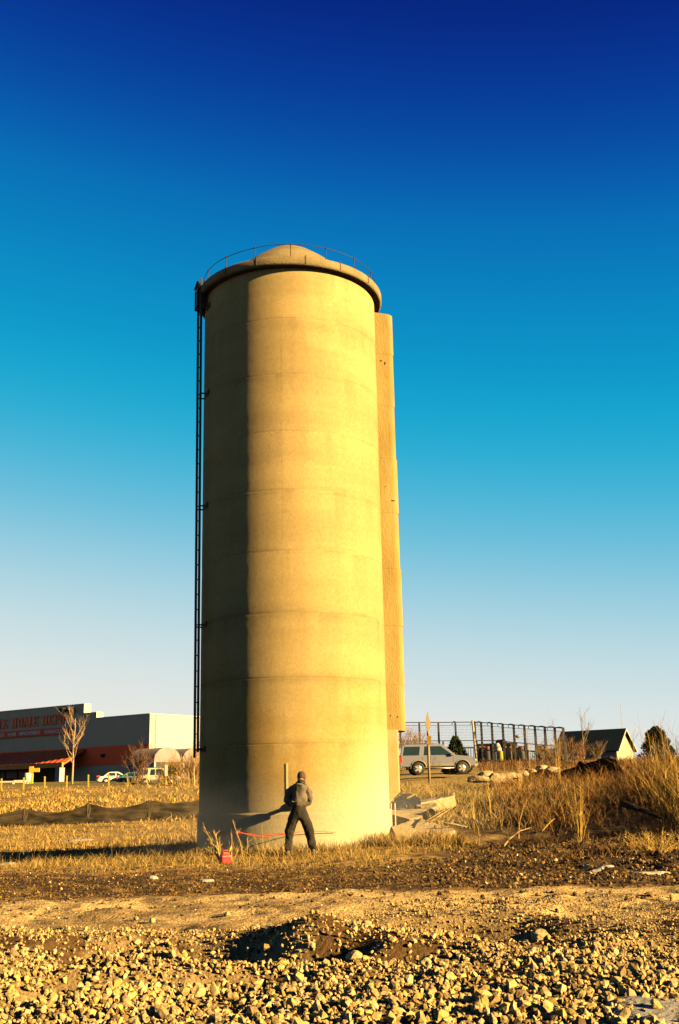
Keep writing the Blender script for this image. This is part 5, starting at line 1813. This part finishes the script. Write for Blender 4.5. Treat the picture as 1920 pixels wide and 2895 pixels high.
# ------------------------------------------------------------------ snow patches
def snow(px, py, w, d, label, seed):
    dd = ray(px, py); z0 = 0.0
    for _ in range(14):
        p = EYE + dd * ((z0 - EYE.z) / dd.z); z0 = gh(p.x, p.y)
    R = np.random.default_rng(seed)
    n = 28; a = np.linspace(0, 2 * np.pi, n, endpoint=False)
    r = 1 + .55 * (vn(np.cos(a) * 1.6 + seed * 3, np.sin(a) * 1.6 + 5, seed) - .5) * 2
    V = [(0, 0, .05)]
    for ring, hz in ((.55, .045), (.85, .03), (1.0, -.03)):
        for k in range(n):
            x = math.cos(a[k]) * r[k] * w * ring; y = math.sin(a[k]) * r[k] * d * ring
            V.append((x, y, gh(p.x + x, p.y + y) - z0 + hz))
    F = [(0, 1 + k, 1 + (k + 1) % n) for k in range(n)]
    for q in range(2):
        for k in range(n):
            F.append((1 + q * n + k, 1 + (q + 1) * n + k, 1 + (q + 1) * n + (k + 1) % n, 1 + q * n + (k + 1) % n))
    b = MB(); b.add(V, F, smooth=True)
    o = b.build('snow_patch', mat('old_snow', (.24, .235, .23), (.15, .14, .13), 9, .8, .6, 20)); o.location = (p.x, p.y, z0)
    setp(o, label, 'snow patch')


snow(20, 2444, .22, .28, 'small dirty snow patch at the left picture edge', 1)
snow(1685, 2463, .30, .15, 'thin broken snow patch on the dark clods at the right', 2)
snow(1842, 2473, .30, .16, 'bright narrow snow patch nearest the right edge', 3)
snow(1660, 2452, .09, .10, 'tiny snow patch left of the thin broken one', 4)
snow(215, 2376, .55, .45, 'pale snow patch on the edge of the silo shadow', 5)
snow(432, 2489, .10, .07, 'small snow patch left of centre on the mulch edge', 6)
snow(580, 2490, .15, .05, 'long thin snow patch on the mulch edge', 8)
snow(1915, 2862, .42, .40, 'sheet of ice in the bottom right corner', 7)


# ------------------------------------------------------------------ dust around the silo foot
def dust():
    v, f = ico(3)
    o = np_mesh('dust_cloud', v, f, bpy.data.materials.new('dust'), None, smooth=True)
    o.scale = (5.2, 2.6, 1.5); o.location = (SC.x + .1, SC.y - 1.6, .55)
    setp(o, 'thin pale dust drifting around the silo foot', kind='stuff')
    m = o.data.materials[0]; m.use_nodes = True; nt = m.node_tree; nt.nodes.clear()
    out = nt.nodes.new('ShaderNodeOutputMaterial'); pv = nt.nodes.new('ShaderNodeVolumePrincipled')
    pv.inputs['Color'].default_value = (.9, .84, .72, 1); pv.inputs['Anisotropy'].default_value = .2
    t = nt.nodes.new('ShaderNodeTexCoord'); ln = nt.nodes.new('ShaderNodeVectorMath'); ln.operation = 'LENGTH'
    nt.links.new(t.outputs['Object'], ln.inputs[0])
    r = nt.nodes.new('ShaderNodeMapRange'); r.interpolation_type = 'SMOOTHSTEP'
    for k_, v_ in (('From Min', .25), ('From Max', 1.0), ('To Min', 1.0), ('To Max', 0.0)): r.inputs[k_].default_value = v_
    nt.links.new(ln.outputs['Value'], r.inputs['Value'])
    n = nt.nodes.new('ShaderNodeTexNoise'); n.inputs['Scale'].default_value = 1.6; n.inputs['Detail'].default_value = 2
    nt.links.new(t.outputs['Object'], n.inputs['Vector'])
    r2 = nt.nodes.new('ShaderNodeMapRange')
    for k_, v_ in (('From Min', .4), ('From Max', .7), ('To Min', .15), ('To Max', 1.0)): r2.inputs[k_].default_value = v_
    nt.links.new(n.outputs['Fac'], r2.inputs['Value'])
    mu = nt.nodes.new('ShaderNodeMath'); mu.operation = 'MULTIPLY'
    nt.links.new(r.outputs[0], mu.inputs[0]); nt.links.new(r2.outputs[0], mu.inputs[1])
    m2 = nt.nodes.new('ShaderNodeMath'); m2.operation = 'MULTIPLY'; m2.inputs[1].default_value = DUST
    nt.links.new(mu.outputs[0], m2.inputs[0]); nt.links.new(m2.outputs[0], pv.inputs['Density'])
    nt.links.new(pv.outputs[0], out.inputs['Volume'])


DUST = .13
dust()
S.cycles.volume_step_rate = 2.0


# straw and weeds pushed up around the broken slabs and the silo foot
def fringe(name, label, n, cx, cy, rx, ry, h0, h1, base):
    a = rng.uniform(0, 6.28, n); r = np.sqrt(rng.uniform(0, 1, n))
    x = cx + np.cos(a) * r * rx; y = cy + np.sin(a) * r * ry
    k = outside(x, y, 2.55); x, y = x[k], y[k]
    grass_zone(name, label, x, y, h0, h1, .007, base, (.16, .09, .03), .3, 1.5)


pA = at(1200, 2380, 26.6); pB = at(1240, 2250, 33.5); pC = at(1130, 2400, 26.0)
fringe('slab_weeds', 'dry weeds in front of the broken slabs', 1500, pA.x, 26.5, 1.3, .55, .06, .34, (.42, .28, .08))
fringe('slab_weeds', 'pale grass hanging over the long back slab', 2600, pB.x, 34.6, 1.9, 1.3, .35, .75, (.50, .38, .17))
a_ = rng.uniform(-75, 60, 2600); r_ = 2.52 + rng.uniform(0, 1, 2600) ** 2 * .5
grass_zone('silo_weeds', 'thin dry weeds fringing the silo foot', SC.x + r_ * np.sin(np.radians(a_)), SC.y - r_ * np.cos(np.radians(a_)), .05, .32, .006, (.44, .30, .09), (.2, .12, .04), .3, 1.2)

for o_ in bpy.data.objects:
    if o_.parent is None and 'category' in o_ and 'kind' not in o_: o_['kind'] = 'thing'
